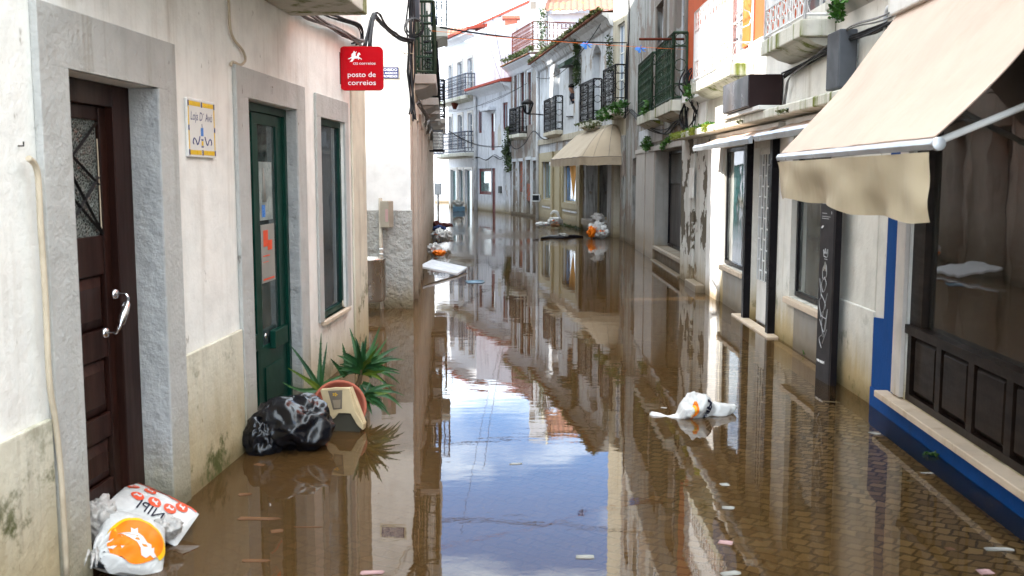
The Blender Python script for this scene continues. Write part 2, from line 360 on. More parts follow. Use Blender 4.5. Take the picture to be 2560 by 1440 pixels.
M['moss_bright'] = leafmat('moss_bright', (.15, .20, .015), (.28, .30, .02), 9)
M['aloe'] = leafmat('aloe', (.010, .050, .016), (.028, .095, .020), 7)
M['aloe_yellow'] = leafmat('aloe_yellow', (.05, .11, .012), (.12, .16, .015), 9)
def cloth(name, c, stain):
    n = N(name); big = n.noise(1.6, 5, .6); fold = n.noise(1.0, 2, .5, sc=(5, 5, 1.2)); st = n.noise(2.2, 7, .75, sc=(1, 1, 1))
    col = n.mix(n.rng(big, .35, .7), c, tuple(x*.88 for x in c)); col = n.mix(n.rng(st, .52, .75, 0, .45), col, stain)
    return n.bsdf(col, .8, n.bump(n.math('ADD', fold, n.math('MULTIPLY', n.noise(160, 2, .5), .02)), .02))
M['cloth_beige'] = cloth('cloth_beige', (.52, .385, .30), (.39, .28, .20))
M['cloth_cream'] = cloth('cloth_cream', (.52, .43, .29), (.46, .37, .22))
M['cloth_dome'] = cloth('cloth_dome', (.37, .29, .20), (.17, .12, .08))
def plastic(name, c, rough=.3, bump=.012, scale=9, tr=0.0):
    n = N(name); a = n.n('ShaderNodeTexNoise', {'Vector': n.P, 'Scale': scale, 'Detail': 3, 'Distortion': 1.4}).outputs['Fac']
    b = n.noise(scale*3, 4, .6); h = n.math('ADD', n.math('ABSOLUTE', n.math('SUBTRACT', a, .5)), n.math('MULTIPLY', b, .25))
    return n.bsdf(n.mix(n.rng(a, .3, .7), c, tuple(x*.85 for x in c)), rough, n.bump(h, bump))
M['sack_white'] = plastic('sack_white', (.58, .57, .55), .38, .010)
M['sack_grey'] = plastic('sack_grey', (.48, .45, .42), .4, .02, 11)
M['bin_bag'] = plastic('bin_bag', (.003, .0035, .006), .27, .003, 4)
def rooftile(name):
    n = N(name); a = n.noise(7, 5, .6); c = n.mix(n.rng(a, .35, .65), (.20, .065, .035), (.26, .10, .055)); c = n.mix(n.rng(n.noise(2.5, 6, .7), .55, .68, 0, .8), c, (.34, .21, .01)); c = n.mix(n.rng(n.noise(9, 6, .7), .56, .7, 0, .8), c, (.10, .07, .05))
    return n.bsdf(c, .85, n.bump(n.noise(30, 4, .6), .006))
M['roof_tile'] = rooftile('roof_tile')
M['red_roof'] = simple('red_roof', (.36, .07, .045), .8, var=.3, scale=6, bump=.004)
def brickmat(name):
    n = N(name); v = n.map(rot=(math.pi/2, 0, 0)); b = n.n('ShaderNodeTexBrick', {'Vector': n.map((1, 1, 1), (math.pi/2, 0, 1.2)), 'Color1': (.30, .08, .035, 1), 'Color2': (.20, .045, .02, 1), 'Mortar': (.16, .12, .1, 1), 'Scale': 1.0, 'Mortar Size': .012, 'Brick Width': .24, 'Row Height': .09})
    return n.bsdf(b.outputs[0], .9, n.bump(b.outputs['Fac'], -.01))
M['brickwork'] = brickmat('brickwork')
# water ---------------------------------------------------------------
def watermat():
    n = N('flood_water'); g = n.n('ShaderNodeNewGeometry'); X = n.n('ShaderNodeSeparateXYZ', {0: n.P})
    w1 = n.noise(1.0, 2, .5, sc=(1.5, 3.2, 1)); w2 = n.noise(1.0, 3, .5, sc=(7, 13, 1)); w3 = n.noise(1.0, 3, .55, sc=(16, 34, 1))
    y = X.outputs['Y']; x = X.outputs['X']
    band = n.math('MULTIPLY', n.rng(y, 19, 27), n.rng(y, 29, 36, 1, 0)); band = n.math('MULTIPLY', band, n.rng(n.noise(.5, 2, .5, sc=(1, .35, 1)), .38, .62))
    h = n.math('ADD', n.math('MULTIPLY', w1, .0010), n.math('MULTIPLY', w2, .00022)); h = n.math('ADD', h, n.math('MULTIPLY', n.math('MULTIPLY', w3, band), .006))
    nr = n.bump(h, 1.0)
    fr = n.n('ShaderNodeFresnel', {'IOR': 1.34, 'Normal': nr}).outputs[0]
    gl = n.n('ShaderNodeBsdfGlossy', {'Color': (.97, .97, .97, 1), 'Roughness': 0.0, 'Normal': nr}).outputs[0]
    c = n.n('ShaderNodeVectorMath', {0: g.outputs['Incoming'], 1: g.outputs['True Normal']}, operation='DOT_PRODUCT').outputs['Value']
    c2 = n.math('MULTIPLY', c, c); cr = n.math('SQRT', n.math('SUBTRACT', 1.0, n.math('MULTIPLY', n.math('SUBTRACT', 1.0, c2), .565)))
    dep = n.math('ADD', .13, n.math('MULTIPLY', n.math('MAXIMUM', n.math('SUBTRACT', 2.3, x), 0), .62)); dep = n.math('ADD', dep, n.math('MULTIPLY', n.math('MAXIMUM', n.math('SUBTRACT', y, 5.5), 0), .10))
    dep = n.math('MULTIPLY', dep, n.rng(n.noise(.8, 3, .5), .3, .7, .75, 1.3))
    T = n.math('EXPONENT', n.math('MULTIPLY', n.math('DIVIDE', dep, cr), -.85))
    mud = n.mix(n.noise(1.2, 3, .5), (.076, .040, .014), (.054, .029, .010))
    df = n.n('ShaderNodeBsdfDiffuse', {'Color': mud}).outputs[0]; tr = n.n('ShaderNodeBsdfTransparent', {'Color': (.88, .78, .60, 1)}).outputs[0]
    m1 = n.n('ShaderNodeMixShader', {0: T, 1: df, 2: tr}).outputs[0]; m2 = n.n('ShaderNodeMixShader', {0: fr, 1: m1, 2: gl}).outputs[0]
    spk = n.math('MULTIPLY', n.rng(n.noise(70, 2, .6), .66, .72), n.rng(n.noise(1.1, 4, .65, loc=(3, 1, 0)), .50, .62)); edge = n.rng(n.noise(2.4, 5, .7, sc=(1, .45, 1)), .60, .78, 0, .16)
    scum = n.n('ShaderNodeBsdfDiffuse', {'Color': (.26, .19, .11, 1)}).outputs[0]; m2 = n.n('ShaderNodeMixShader', {0: n.math('MAXIMUM', n.math('MULTIPLY', spk, .55), edge), 1: m2, 2: scum}).outputs[0]
    n.t.links.new(m2, n.out.inputs[0]); return n.m
def cobblemat():
    n = N('cobbles'); dn = n.n('ShaderNodeTexNoise', {'Vector': n.P, 'Scale': 2.2, 'Detail': 2}).outputs['Color']
    off = n.n('ShaderNodeVectorMath', {0: dn, 1: (.5, .5, .5)}, operation='SUBTRACT').outputs[0]
    off2 = n.n('ShaderNodeVectorMath', {0: n.n('ShaderNodeTexNoise', {'Vector': n.P, 'Scale': 14, 'Detail': 2}).outputs['Color'], 1: (.5, .5, .5)}, operation='SUBTRACT').outputs[0]
    v = n.n('ShaderNodeVectorMath', {0: n.P, 1: n.n('ShaderNodeVectorMath', {0: off, 'Scale': .16}, operation='SCALE').outputs[0]}, operation='ADD').outputs[0]
    v = n.n('ShaderNodeVectorMath', {0: v, 1: n.n('ShaderNodeVectorMath', {0: off2, 'Scale': .035}, operation='SCALE').outputs[0]}, operation='ADD').outputs[0]
    v = n.map(rot=(0, 0, R(38)), vec=v)
    b = n.n('ShaderNodeTexBrick', {'Vector': v, 'Color1': (.42, .33, .21, 1), 'Color2': (.12, .09, .055, 1), 'Mortar': (.020, .014, .008, 1), 'Scale': 1.0, 'Mortar Size': .009, 'Mortar Smooth': .35, 'Brick Width': .088, 'Row Height': .082}, offset=.5)
    c = n.mix(n.rng(n.noise(1.5, 4, .6), .3, .7), b.outputs[0], n.mix(.5, b.outputs[0], (.20, .14, .07)))
    return n.bsdf(c, .7, n.bump(b.outputs['Fac'], -.02))
# ================================================================== shared builders
def ringmb(F, s0, s1, z0, z1, w, d0, d1, bottom=True, wt=None, wb=None, mb=None):
    mb = mb or MB(); wt = wt or w; wb = (wb or w) if bottom else 0
    mb.box(F, s0, s0+w, d0, d1, z0+wb, z1-wt); mb.box(F, s1-w, s1, d0, d1, z0+wb, z1-wt); mb.box(F, s0, s1, d0, d1, z1-wt, z1)
    if bottom: mb.box(F, s0, s1, d0, d1, z0, z0+wb)
    return mb
def window(F, root, s0, s1, z0, z1, dep, fm, gm, nx=1, nz=1, fw=.05, mun=.03, name='window', mid=None, th=.04):
    mb = ringmb(F, s0, s1, z0, z1, fw, -dep, -dep+th); a, b, c, e = s0+fw, s1-fw, z0+fw, z1-fw
    for k in range(1, nx): x = a+(b-a)*k/nx; mb.box(F, x-mun/2, x+mun/2, -dep+.004, -dep+th-.004, c, e)
    for k in range(1, nz): z = c+(e-c)*k/nz; mb.box(F, a, b, -dep+.008, -dep+th-.008, z-mun/2, z+mun/2)
    w = mk(name, mb, fm, root)
    mk('pane', MB().box(F, a, b, -dep+.012, -dep+.018, c, e), gm, w)
    return w
def surround(F, root, s0, s1, z0, z1, w, mat, d1=.03, wt=None, sill=False, d0=.001, bevel=.004):
    wt = wt or w; mb = MB()
    mb.box(F, s0-w, s0, d0, d1, z0, z1); mb.box(F, s1, s1+w, d0, d1, z0, z1); mb.box(F, s0-w, s1+w, d0, d1, z1, z1+wt)
    if sill: mb.box(F, s0-w, s1+w, d0, d1+.03, z0-.07, z0)
    return mk('stone_surround', mb, mat, root, bevel=bevel)
def hoop(mb, c, ax, up, r, t, n=10, a0=0, a1=2*math.pi):
    mb.tube([c+ax*(r*math.cos(a0+(a1-a0)*k/n))+up*(r*math.sin(a0+(a1-a0)*k/n)) for k in range(n+1)], t, 3, cap=False)
def rail_panel(mb, A, B, h, style, t=.010):
    A, B = Vector(A), Vector(B); Ln = (B-A).length; ax = (B-A)/Ln; up = Vector((0, 0, 1))
    mb.tube([A+up*h, B+up*h], t*1.7, 4); mb.tube([A+up*.04, B+up*.04], t*1.3, 4)
    for P in (A, B): mb.tube([P, P+up*h], t*1.6, 4)
    n = max(1, round(Ln/(.17 if style != 'lattice' else .18)))
    if style in ('bars', 'scroll', 'dense'):
        for k in range(1, n): P = A+ax*Ln*k/n; mb.tube([P+up*.04, P+up*h], t*.8, 4)
        if style != 'bars':
            mb.tube([A+up*h*.80, B+up*h*.80], t, 4); mb.tube([A+up*h*.24, B+up*h*.24], t, 4)
            for k in range(n):
                P = A+ax*Ln*(k+.5)/n; r = Ln/n*.45
                hoop(mb, P+up*h*.90, ax, up, r, t*.7, 8); hoop(mb, P+up*h*.14, ax, up, r, t*.7, 8); hoop(mb, P+up*h*.52, ax, up, r, t*.7, 8)
                if style == 'dense':
                    for q in (.38, .66): hoop(mb, P+up*h*q, ax, up, r*.8, t*.6, 7)
    else:
        for k in range(n):
            P0 = A+ax*Ln*k/n; P1 = A+ax*Ln*(k+1)/n; c = (P0+P1)/2; w = Ln/n
            if k: mb.tube([P0+up*.04, P0+up*h], t*.7, 4)
            for q, r in ((.93, .055), (.80, .06), (.10, .055), (.22, .05)): hoop(mb, c+up*h*q, ax, up, min(r, w*.46), t*.9, 9)
            for m in (-1, 0, 1): mb.tube([c+ax*w*.28*m+up*h*.30, c+ax*w*.28*m+up*h*.70], t*.75, 4)
            hoop(mb, c+ax*w*.14+up*h*.30, ax, up, w*.15, t*.7, 6, math.pi, 2*math.pi); hoop(mb, c-ax*w*.14+up*h*.70, ax, up, w*.15, t*.7, 6, 0, math.pi)
        mb.tube([A+up*h*.30, B+up*h*.30], t*.8, 4); mb.tube([A+up*h*.72, B+up*h*.72], t*.8, 4)
def balcony(F, root, s0, s1, z, d, h, slabm, ironm, style='scroll', t=.13, ends=(1, 1), lip=True, rt=.010):
    mb = MB().box(F, s0, s1, .003, d, z, z+t)
    if lip: mb.profile(F, [(.003, z-.001), (.003, z-.09), (d*.5, z-.05), (d*.8, z-.001)], s0+.08, s1-.08)
    b = mk('balcony', mb, slabm, root, bevel=.01)
    r = MB(); e = .03; z += t
    a, c = F.w(s0+e, d-e, z), F.w(s1-e, d-e, z)
    rail_panel(r, a, c, h, style, rt)
    if ends[0]: rail_panel(r, F.w(s0+e, .02, z), a, h, 'scroll' if style != 'bars' else style, rt)
    if ends[1]: rail_panel(r, F.w(s1-e, .02, z), c, h, style if style != 'lattice' else 'scroll', rt)
    mk('railing', r, ironm, b); return b
def shell(mb, pts, z0, z1):
    for a, b in zip(pts, pts[1:]): mb.quad((a[0], a[1], z0), (b[0], b[1], z0), (b[0], b[1], z1), (a[0], a[1], z1))
    mb.quad(*[(p[0], p[1], z1) for p in pts]); return mb
def sag(a, b, dip, n=12):
    a, b = Vector(a), Vector(b); return [a.lerp(b, k/n)-Vector((0, 0, dip*4*(k/n)*(1-k/n))) for k in range(n+1)]
def cable(label, pts, r, mat, group=None, name='cable', n=1, spread=.0, seg=5):
    mb = MB(); rnd = random.Random(len(label)+int(abs(pts[0][0])*100))
    for j in range(n):
        off = [Vector((rnd.uniform(-1, 1), rnd.uniform(-1, 1), rnd.uniform(-1, 1)))*spread for _ in range(4)]
        q = []
        for k, p in enumerate(pts):
            u = k/max(1, len(pts)-1)*3; i = min(2, int(u)); w = u-i; q.append(Vector(p)+off[i].lerp(off[i+1], w))
        mb.tube(q, r, seg)
    return tag(mk(name, mb, mat, loc=pts[0]), label, 'cable', group)
def smooth_path(pts, n=6):
    pts = [Vector(p) for p in pts]; out = []
    for i in range(len(pts)-1):
        p0 = pts[max(i-1, 0)]; p1 = pts[i]; p2 = pts[i+1]; p3 = pts[min(i+2, len(pts)-1)]
        for k in range(n):
            t = k/n; out.append(.5*((2*p1)+(-p0+p2)*t+(2*p0-5*p1+4*p2-p3)*t*t+(-p0+3*p1-3*p2+p3)*t**3))
    return out+[pts[-1]]
# ================================================================== ground and water
def gz(x, y):
    return -.10-.05*max(0, 2.3-x)*.9-.012*max(0, y-4)+.01*noise.noise(Vector((x*.7, y*.5, 0)))
xs = [-400, -60, -15]+[-9+.5*k for k in range(27)]+[6, 15, 60, 400]; ys = [-300, -40, -8]+[-3+.75*k for k in range(86)]+[75, 120, 600]
gm = MB(); nx_ = len(ys)
gm.v = [Vector((x, y, gz(min(max(x, -4), 3), min(max(y, 0), 40)))) for x in xs for y in ys]
for i in range(len(xs)-1):
    for j in range(len(ys)-1): gm.f.append([i*nx_+j, (i+1)*nx_+j, (i+1)*nx_+j+1, i*nx_+j+1]); gm.sm.append(True)
struct('cobbled_street', gm, cobblemat())
wm_ = MB().quad((-400, -300, 0), (400, -300, 0), (400, 600, 0), (-400, 600, 0)); struct('flood_water', wm_, watermat())
# ================================================================== LEFT: building with the post office sign
FA = Fr((-1.9074, 0), (-1.368, 9.3))
A = thing('whitewashed_house', 'whitewashed house with grey stone door frames and green doors, near left', 'building', (-1.5, 8, 0))
hA = [(3.80, 4.63, -.6, 2.0, .19), (5.92, 6.97, -.6, 2.055, .11), (7.64, 8.46, .485, 2.045, .10)]
ww = MB().wall(FA, -3, 9.3, -.6, 8.4, hA)
e1, e0 = FA.w(9.3, 0, 0), FA.w(-3, 0, 0)
shell(ww, [(e1.x, e1.y), (-4.5, 8.0), (-9, 6.3), (-9, -3), (e0.x, e0.y)], -.6, 8.4)  # hidden end wall slanted so the sun passes through the gap
mk('wall', ww, M['plaster_cream'], A)
an = MB(); shell(an, [(e1.x-.02, e1.y-.01), (-5.9, 9.29), (-5.9, 7.6), (-4.5, 8.01)], -.6, 4.9); mk('sun_block_annex', an, M['plaster_cream'], A)  # unseen low block added to keep sun off the water
an = MB(); shell(an, [(-5.91, 7.0), (-5.91, 9.3), (-12, 9.3), (-12, 6.0), (-5.91, 6.0)], -.6, 8.2); mk('sun_block_wing', an, M['plaster_cream'], A)  # unseen tall block added to cast the shadow edge on the corner building
for a, b in ((-3, 3.57), (4.76, 5.70)):
    mk('plinth', MB().box(FA, a, b, .001, .022, -.6, .72), M['plinth_cream'], A, bevel=.006)
surround(FA, A, 3.80, 4.62, -.6, 2.0, .21, M['stone_grey'], .03, .22); surround(FA, A, 5.92, 6.97, -.6, 2.055, .21, M['stone_grey'], .025, .17)
surround(FA, A, 7.64, 8.46, .485, 2.045, .13, M['stone_grey'], .02, .17, sill=False)
mk('sill', MB().box(FA, 7.60, 8.50, -.098, .035, .455, .485), M['marble_sill'], A, bevel=.004)
mk('pilaster', MB().box(FA, 8.74, 9.297, .001, .02, -.6, 2.6), M['plinth_cream'], A, bevel=.008)
mk('reveal', MB().box(FA, 4.615, 4.629, -.185, .028, -.6, 1.998), M['reveal_grey'], A, bevel=.006)
mk('reveal', MB().box(FA, 6.955, 6.969, -.105, .022, -.6, 2.05), M['reveal_grey'], A, bevel=.006)
# brown door: stiles, rails, raised panels, cracked glass behind a cross grille
dr = MB(); d0, d1 = -.175, -.15
dr.box(FA, 3.80, 4.62, -.189, -.177, -.6, 1.998)
dr.box(FA, 4.45, 4.62, d0+.002, d1+.04, -.6, 1.998); dr.box(FA, 3.80, 3.86, d0+.002, d1+.04, -.6, 1.998); dr.box(FA, 3.86, 4.45, d0+.004, d1+.038, 1.90, 1.998)
for z0, z1 in ((-.6, .25), (.44, .55), (.80, .93), (1.17, 1.34), (1.84, 1.90)): dr.box(FA, 3.86, 4.385, d0+.006, d1, z0, z1)
dr.box(FA, 4.385, 4.448, d0+.006, d1+.006, -.6, 1.898)
door = mk('door', dr, M['brown_door'], A, bevel=.004)
for z0, z1 in ((.25, .44), (.55, .80), (.93, 1.17)):
    pn = MB(); a, b = 3.88, 4.375; z0 += .01; z1 -= .01
    o = [FA.w(a, d0+.01, z0), FA.w(b, d0+.01, z0), FA.w(b, d0+.01, z1), FA.w(a, d0+.01, z1)]
    i_ = [FA.w(a+.05, d1+.004, z0+.04), FA.w(b-.05, d1+.004, z0+.04), FA.w(b-.05, d1+.004, z1-.04), FA.w(a+.05, d1+.004, z1-.04)]
    for k in range(4): pn.quad(o[k], o[(k+1) % 4], i_[(k+1) % 4], i_[k])
    pn.quad(*i_); mk('panel', pn, M['brown_door'], door)
frost = N('frosted_glass'); vor = frost.n('ShaderNodeTexVoronoi', {'Vector': frost.P, 'Scale': 70}, feature='DISTANCE_TO_EDGE').outputs[0]
frost.bsdf(frost.mix(frost.rng(vor, .0, .2), (.22, .24, .22), (.07, .08, .075)), .12, frost.bump(vor, .01))
mk('pane', MB().box(FA, 3.86, 4.385, d0+.008, d0+.012, 1.34, 1.84), frost.m, door)
gr = MB()
for (a, za, b, zb) in ((3.87, 1.83, 4.37, 1.56), (4.0, 1.74, 4.37, 1.36), (4.05, 1.56, 4.38, 1.35), (4.05, 1.36, 4.37, 1.60), (4.05, 1.62, 4.37, 1.83)):
    gr.tube([FA.w(a, -.148, za), FA.w(b, -.148, zb)], .008, 4)
mk('grille', gr, M['black_iron'], door)
pb = MB(); pb.tube([FA.w(4.365, -.145, 1.37), FA.w(4.36, -.145, 1.76)], .003, 4); mk('wood_splinter', pb, M['cable_cream'], door)
hd = MB(); hp = FA.px(288, 735, -.11), FA.px(264, 832, -.11)
sA, zA = hp[0]; sB, zB = hp[1]
for s, z in hp:
    c = FA.w(s, -.11, z); hd.lathe(c, [(.0, .012), (.018, .010), (.024, .0), (.024, -.004)], 14, axis=FA.n)
hd.tube(smooth_path([FA.w(sA, -.11, zA), FA.w(sA, -.065, zA), FA.w(sA, -.05, zA-.02)]), .006, 8)
hd.tube(smooth_path([FA.w(sB, -.11, zB), FA.w(sB, -.065, zB), FA.w(sB, -.05, zB+.02)]), .006, 8)
P, Q = FA.w(sA, -.05, zA-.015), FA.w(sB, -.05, zB+.015)
hd.tube([P.lerp(Q, t) for t in (0, .15, .2, .5, .8, .85, 1)], [.006, .009, .017, .019, .017, .009, .006], 12)
mk('handle', hd, M['chrome'], door)
# green double door
g0, g1 = -.095, -.07; gd = MB(); fx = lambda x, y=600, d=-.075: FA.px(x, y, d)
gd.box(FA, 5.92, 6.95, -.108, -.098, -.6, 2.05)
ringmb(FA, 5.92, 6.95, -.6, 2.05, .05, -.096, -.05, bottom=False, mb=gd)
mid = fx(632)[0]; rl = fx(649)[0]; rr_ = fx(692)[0]
ringmb(FA, mid, 6.90, -.6, 1.998, rl-mid, g0, g1, wb=1.1, mb=gd, wt=.07); gd.box(FA, mid*2-6.9, mid-.01, g0, g1, -.6, .50)
ringmb(FA, 5.97, mid-.008, -.6, 1.998, .07, g0+.001, g1-.001, wb=1.1, mb=gd)
gd.box(FA, mid-.03, mid+.02, g1+.001, g1+.018, -.6, 1.99)
gdoor = mk('door', gd, M['green_door'], A, bevel=.003)
for a, b in ((6.04, mid-.078), (rl, 6.90-(rl-mid))):
    mk('pane', MB().box(FA, a-.004, b+.004, -.090, -.086, .49, 1.93), pane('door_glass', (.03, .045, .045)), gdoor)
    mk('panel', MB().box(FA, a+.01, b-.01, -.069, -.060, .12, .36), M['green_door'], gdoor, bevel=.006)
a, b = fx(672, 830)[0], fx(704, 830)[0]
mk('letterbox', MB().box(FA, a, b, -.069, -.03, fx(690, 862)[1], fx(690, 818)[1]), M['green_door'], gdoor, bevel=.005)
mk('letterbox', MB().box(FA, mid-.16, mid-.05, -.069, -.035, fx(625, 880)[1], fx(625, 838)[1]), M['green_door'], gdoor, bevel=.005)
mk('lock', MB().lathe(FA.w(fx(662, 840)[0], -.069, fx(662, 840)[1]), [(0, .006), (.016, .006), (.018, 0)], 12, axis=FA.n), M['chrome'], gdoor)
a, b = fx(656, 600)[0], fx(689, 600)[0]; z0, z1 = fx(672, 705)[1], fx(672, 560)[1]
po = mk('notice', MB().box(FA, a, b, -.085, -.083, z0, z1), M['paper'], gdoor)
def flat(F, s, d, z, flip=1): return lambda x, y: F.w(s+x*flip, d, z+y)
for q in ((.08, .92, .04, .07), (.15, .5, .62, .9), (.45, .8, .55, .72), (.1, .6, .45, .47), (.1, .5, .35, .36)):
    mk('print', MB().box(FA, a+(b-a)*q[0], a+(b-a)*q[1], -.0822, -.0818, z0+(z1-z0)*q[2], z0+(z1-z0)*q[3]), M['red_ink'], po)
z2, z3 = fx(668, 550)[1], fx(668, 405)[1]; b2 = fx(683, 480)[0]
po = mk('notice', MB().box(FA, a-.01, b2, -.085, -.083, z2, z3), simple('poster_grey', (.36, .42, .40), .3, var=.5, scale=7), gdoor)
mk('print', MB().box(FA, a+.03, a+.10, -.0822, -.0818, z2+.02, z2+.10), M['sky_blue'], po)
mk('print', MB().tube([FA.w(a+.06, -.08, z2+.12), FA.w(a+.065, -.08, z3-.04)], [.02, .006], 5), M['paper'], po)
mk('house_number', text_mb('17', .075, flat(FA, 6.35, .0262, 2.11), sx=.8), M['dark_stone'], A)
wA = window(FA, A, 7.64, 8.45, .486, 2.044, .06, M['green_door'], pane('window_glass_left', (.012, .022, .03)), fw=.05)
mk('handle', MB().tube(smooth_path([FA.w(8.40, -.03, .53), FA.w(8.36, .0, .50), FA.w(8.34, .0, .53), FA.w(8.37, -.01, .55)]), .006, 6), M['cable_cream'], wA)
# balcony slab above, seen from below
balcony(FA, A, 3.6, 6.94, 2.68, .53, .95, M['mossy_concrete'], M['black_iron'], 'scroll', .17, lip=False)
bw = window(FA, A, 4.7, 5.7, 2.9, 4.9, -.03, M['green_door'], pane('upper_glass', (.02, .03, .03)), 2, 4)
# house sign of glazed tiles
ts = thing('tile_house_sign', 'glazed tile plaque reading Loja D Avo with yellow border, between the brown and green doors', 'sign', FA.w(5.18, .02, 1.7))
a, b, c, e = 4.99, 5.37, 1.695, 1.985
mk('tile_panel', MB().box(FA, a, b, .001, .016, c, e), M['tile_sign'], ts, bevel=.003)
yb = MB()
for (p, q, r_, s_) in ((a+.02, a+.175, e-.035, e-.012), (a+.205, b-.02, e-.035, e-.012), (a+.02, a+.175, c+.012, c+.035), (a+.205, b-.02, c+.012, c+.035), (a+.006, a+.018, c+.04, c+.135), (a+.006, a+.018, c+.155, e-.04), (b-.018, b-.006, c+.04, c+.135), (b-.018, b-.006, c+.155, e-.04)): yb.box(FA, p, q, .0162, .0168, r_, s_)
mk('border', yb, M['yellow'], ts)
bb = MB()
for p in (a+.004, (a+b)/2-.007, b-.018):
    for z in (c+.010, e-.038): bb.box(FA, p, p+.014, .0172, .0178, z, z+.028)
for p in (a+.004, b-.018): bb.box(FA, p, p+.014, .0172, .0178, c+.132, c+.158)
bb.box(FA, 5.165, 5.195, .0162, .0168, c+.05, c+.058); bb.box(FA, 5.165, 5.195, .0162, .0168, c+.085, c+.093); bb.box(FA, 5.178, 5.184, .0162, .0168, c+.15, c+.17)
for sgn in (-1, 1):
    p = [FA.w(5.18+sgn*x, .0166, c+.075+y) for x, y in ((.035, .03), (.05, .005), (.07, -.012), (.09, .01), (.115, .02), (.13, .0), (.12, -.01))]
    bb.tube(smooth_path(p, 4), .0032, 4)
mk('decoration', bb, M['ink_blue'], ts)
mk('decoration', MB().box(FA, 5.162, 5.198, .0162, .0168, c+.108, c+.15), M['sky_blue'], ts)
mk('decoration', MB().box(FA, 5.167, 5.193, .0162, .0168, c+.06, c+.083), M['yellow'], ts)
mk('lettering', text_mb("Loja D´ Avó", .062, flat(FA, 5.025, .0166, c+.185), sx=.98, shear=.2), M['ink_blue'], ts)
# conduit, hooks, loose cable
cpts = [FA.px(70, 395, .03), FA.px(92, 430, .03), FA.px(100, 560, .03), FA.px(112, 740, .03), FA.px(122, 950, .03), FA.px(138, 1060, .03), FA.px(152, 1200, .03), FA.px(165, 1438, .03)]
cable('cream conduit running down the wall left of the brown door', smooth_path([FA.w(s, .032, z) for s, z in cpts], 5), .011, M['cable_cream'], name='conduit', seg=8)
cp2 = [FA.px(x, y, .015) for x, y in ((570, -20), (573, 60), (582, 95), (605, 125), (612, 150), (600, 162), (580, 155), (576, 165))]
cable('short loose cream cable curling above the green door', smooth_path([FA.w(s, .018, z) for s, z in cp2], 6), .008, M['cable_cream'])
hk = MB()
for x, y in ((45, 365),):
    s, z = FA.px(x, y, .0); hk.tube([FA.w(s, 0, z), FA.w(s, .02, z), FA.w(s, .02, z+.015)], .003, 5)
mk('wall_hook', hk, M['black_iron'], A)
# cable bundle under the balcony, across the gap and on to the next corner
def onA(x, y, d=.06): s, z = FA.px(x, y, d); return FA.w(s, d, z)
cable('thick bundle of cables under the balcony of the whitewashed house', smooth_path([onA(690, -12), onA(740, 18), onA(790, 48), onA(840, 72), onA(880, 96), onA(903, 108)], 5), .009, M['cable_grey'], n=7, spread=.03, name='cable_bundle')
cable('dark wires clipped high along the whitewashed house wall', smooth_path([onA(720, -12, .03), onA(800, 30, .03), onA(850, 48, .03), onA(898, 66, .03), onA(904, 100, .03), onA(885, 112, .03)], 5), .007, M['cable_black'], n=6, spread=.02, name='cable_bundle')
# ================================================================== LEFT: corner building
FBf = Fr((-9, 12.04), (-1.22, 12.04)); FB = Fr((-1.22, 12.04), (-2.62, 33.43)); LB = FB.L
B = thing('corner_building', 'tall white corner building with rough grey base and a row of iron balconies', 'building', (-1.6, 13, 0))
bsf = MB().wall(FBf, 0, FBf.L, -.6, 9.0)
mk('wall', bsf, M['plaster_white'], B)
dz = .2; cols = [(1.0+2.32*k, 1.9+2.32*k) for k in range(8)]
holes = [(a+.1, b+.1, -.6, 2.35, .25) for a, b in cols]+[(a+.1, b+.1, 3.02, 5.0, .2) for a, b in cols]+[(a+.1, b+.1, 6.1, 8.0, .2) for a, b in cols]
sb = MB().wall(FB, 0, LB, -.6, 9.0, holes); shell(sb, [(-2.62, 33.43), (-9, 33.43), (-9, 12.04)], -.6, 9.0)
sb.quad((-1.22, 12.04, 9), (-2.62, 33.43, 9), (-9, 33.43, 9), (-9, 12.04, 9))
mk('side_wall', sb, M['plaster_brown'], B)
mk('plinth', MB().box(FBf, 0, FBf.L+.02, .001, .035, -.6, 1.19), M['rough_cast'], B, bevel=.01)
for k, (a, b) in enumerate(cols):
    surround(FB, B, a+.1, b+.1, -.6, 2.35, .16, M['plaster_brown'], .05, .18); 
    window(FB, B, a+.1, b+.1, -.6, 2.35, .24, M['dark_wood'], pane('dark_glass'), 2, 3, name='door')
    surround(FB, B, a+.1, b+.1, 3.03, 5.0, .14, M['marble'], .04)
    window(FB, B, a+.1, b+.1, 3.02, 5.0, .15, M['green_iron'], pane('dark_glass'), 2, 4); window(FB, B, a+.1, b+.1, 6.1, 8.0, .15, M['green_iron'], pane('dark_glass'), 2, 4)
    mk('shutter', MB().box(FB, b+.12, b+.5, .042, .07, 3.1, 4.98), M['green_iron'], B)
for k, (a, b) in enumerate(((1.85, 3.9), (6.0, 7.6), (8.6, 10.3), (11.3, 13.0))):
    balcony(FB, B, a, b, 2.86, .30, .98, M['marble'], M['green_iron' if k == 0 else 'black_iron'], 'dense', .13, rt=.013)
for a, b in ((14, 16.2), (17.2, 20.5)): balcony(FB, B, a, b, 2.95, .42, .98, M['marble'], M['black_iron'], 'dense', .13, rt=.013)
balcony(FB, B, 18.4, 20.8, 5.75, .5, 1.1, M['concrete'], M['navy_iron'], 'scroll', .3, rt=.013)
balcony(FB, B, 2.0, 4.2, 5.75, .28, 1.0, M['concrete'], M['black_iron'], 'dense', .13)
mk('cornice', MB().profile(FB, [(.002, 8.6), (.12, 8.7), (.22, 8.85), (.22, 8.98), (.002, 8.98)], 0, LB), M['concrete'], B)
mk('meter_box', MB().box(FB, .14, .42, .002, .12, FB.px(1030, 50)[1]-.14, FB.px(1030, 50)[1]+.12), M['panel_grey'], B, bevel=.006)
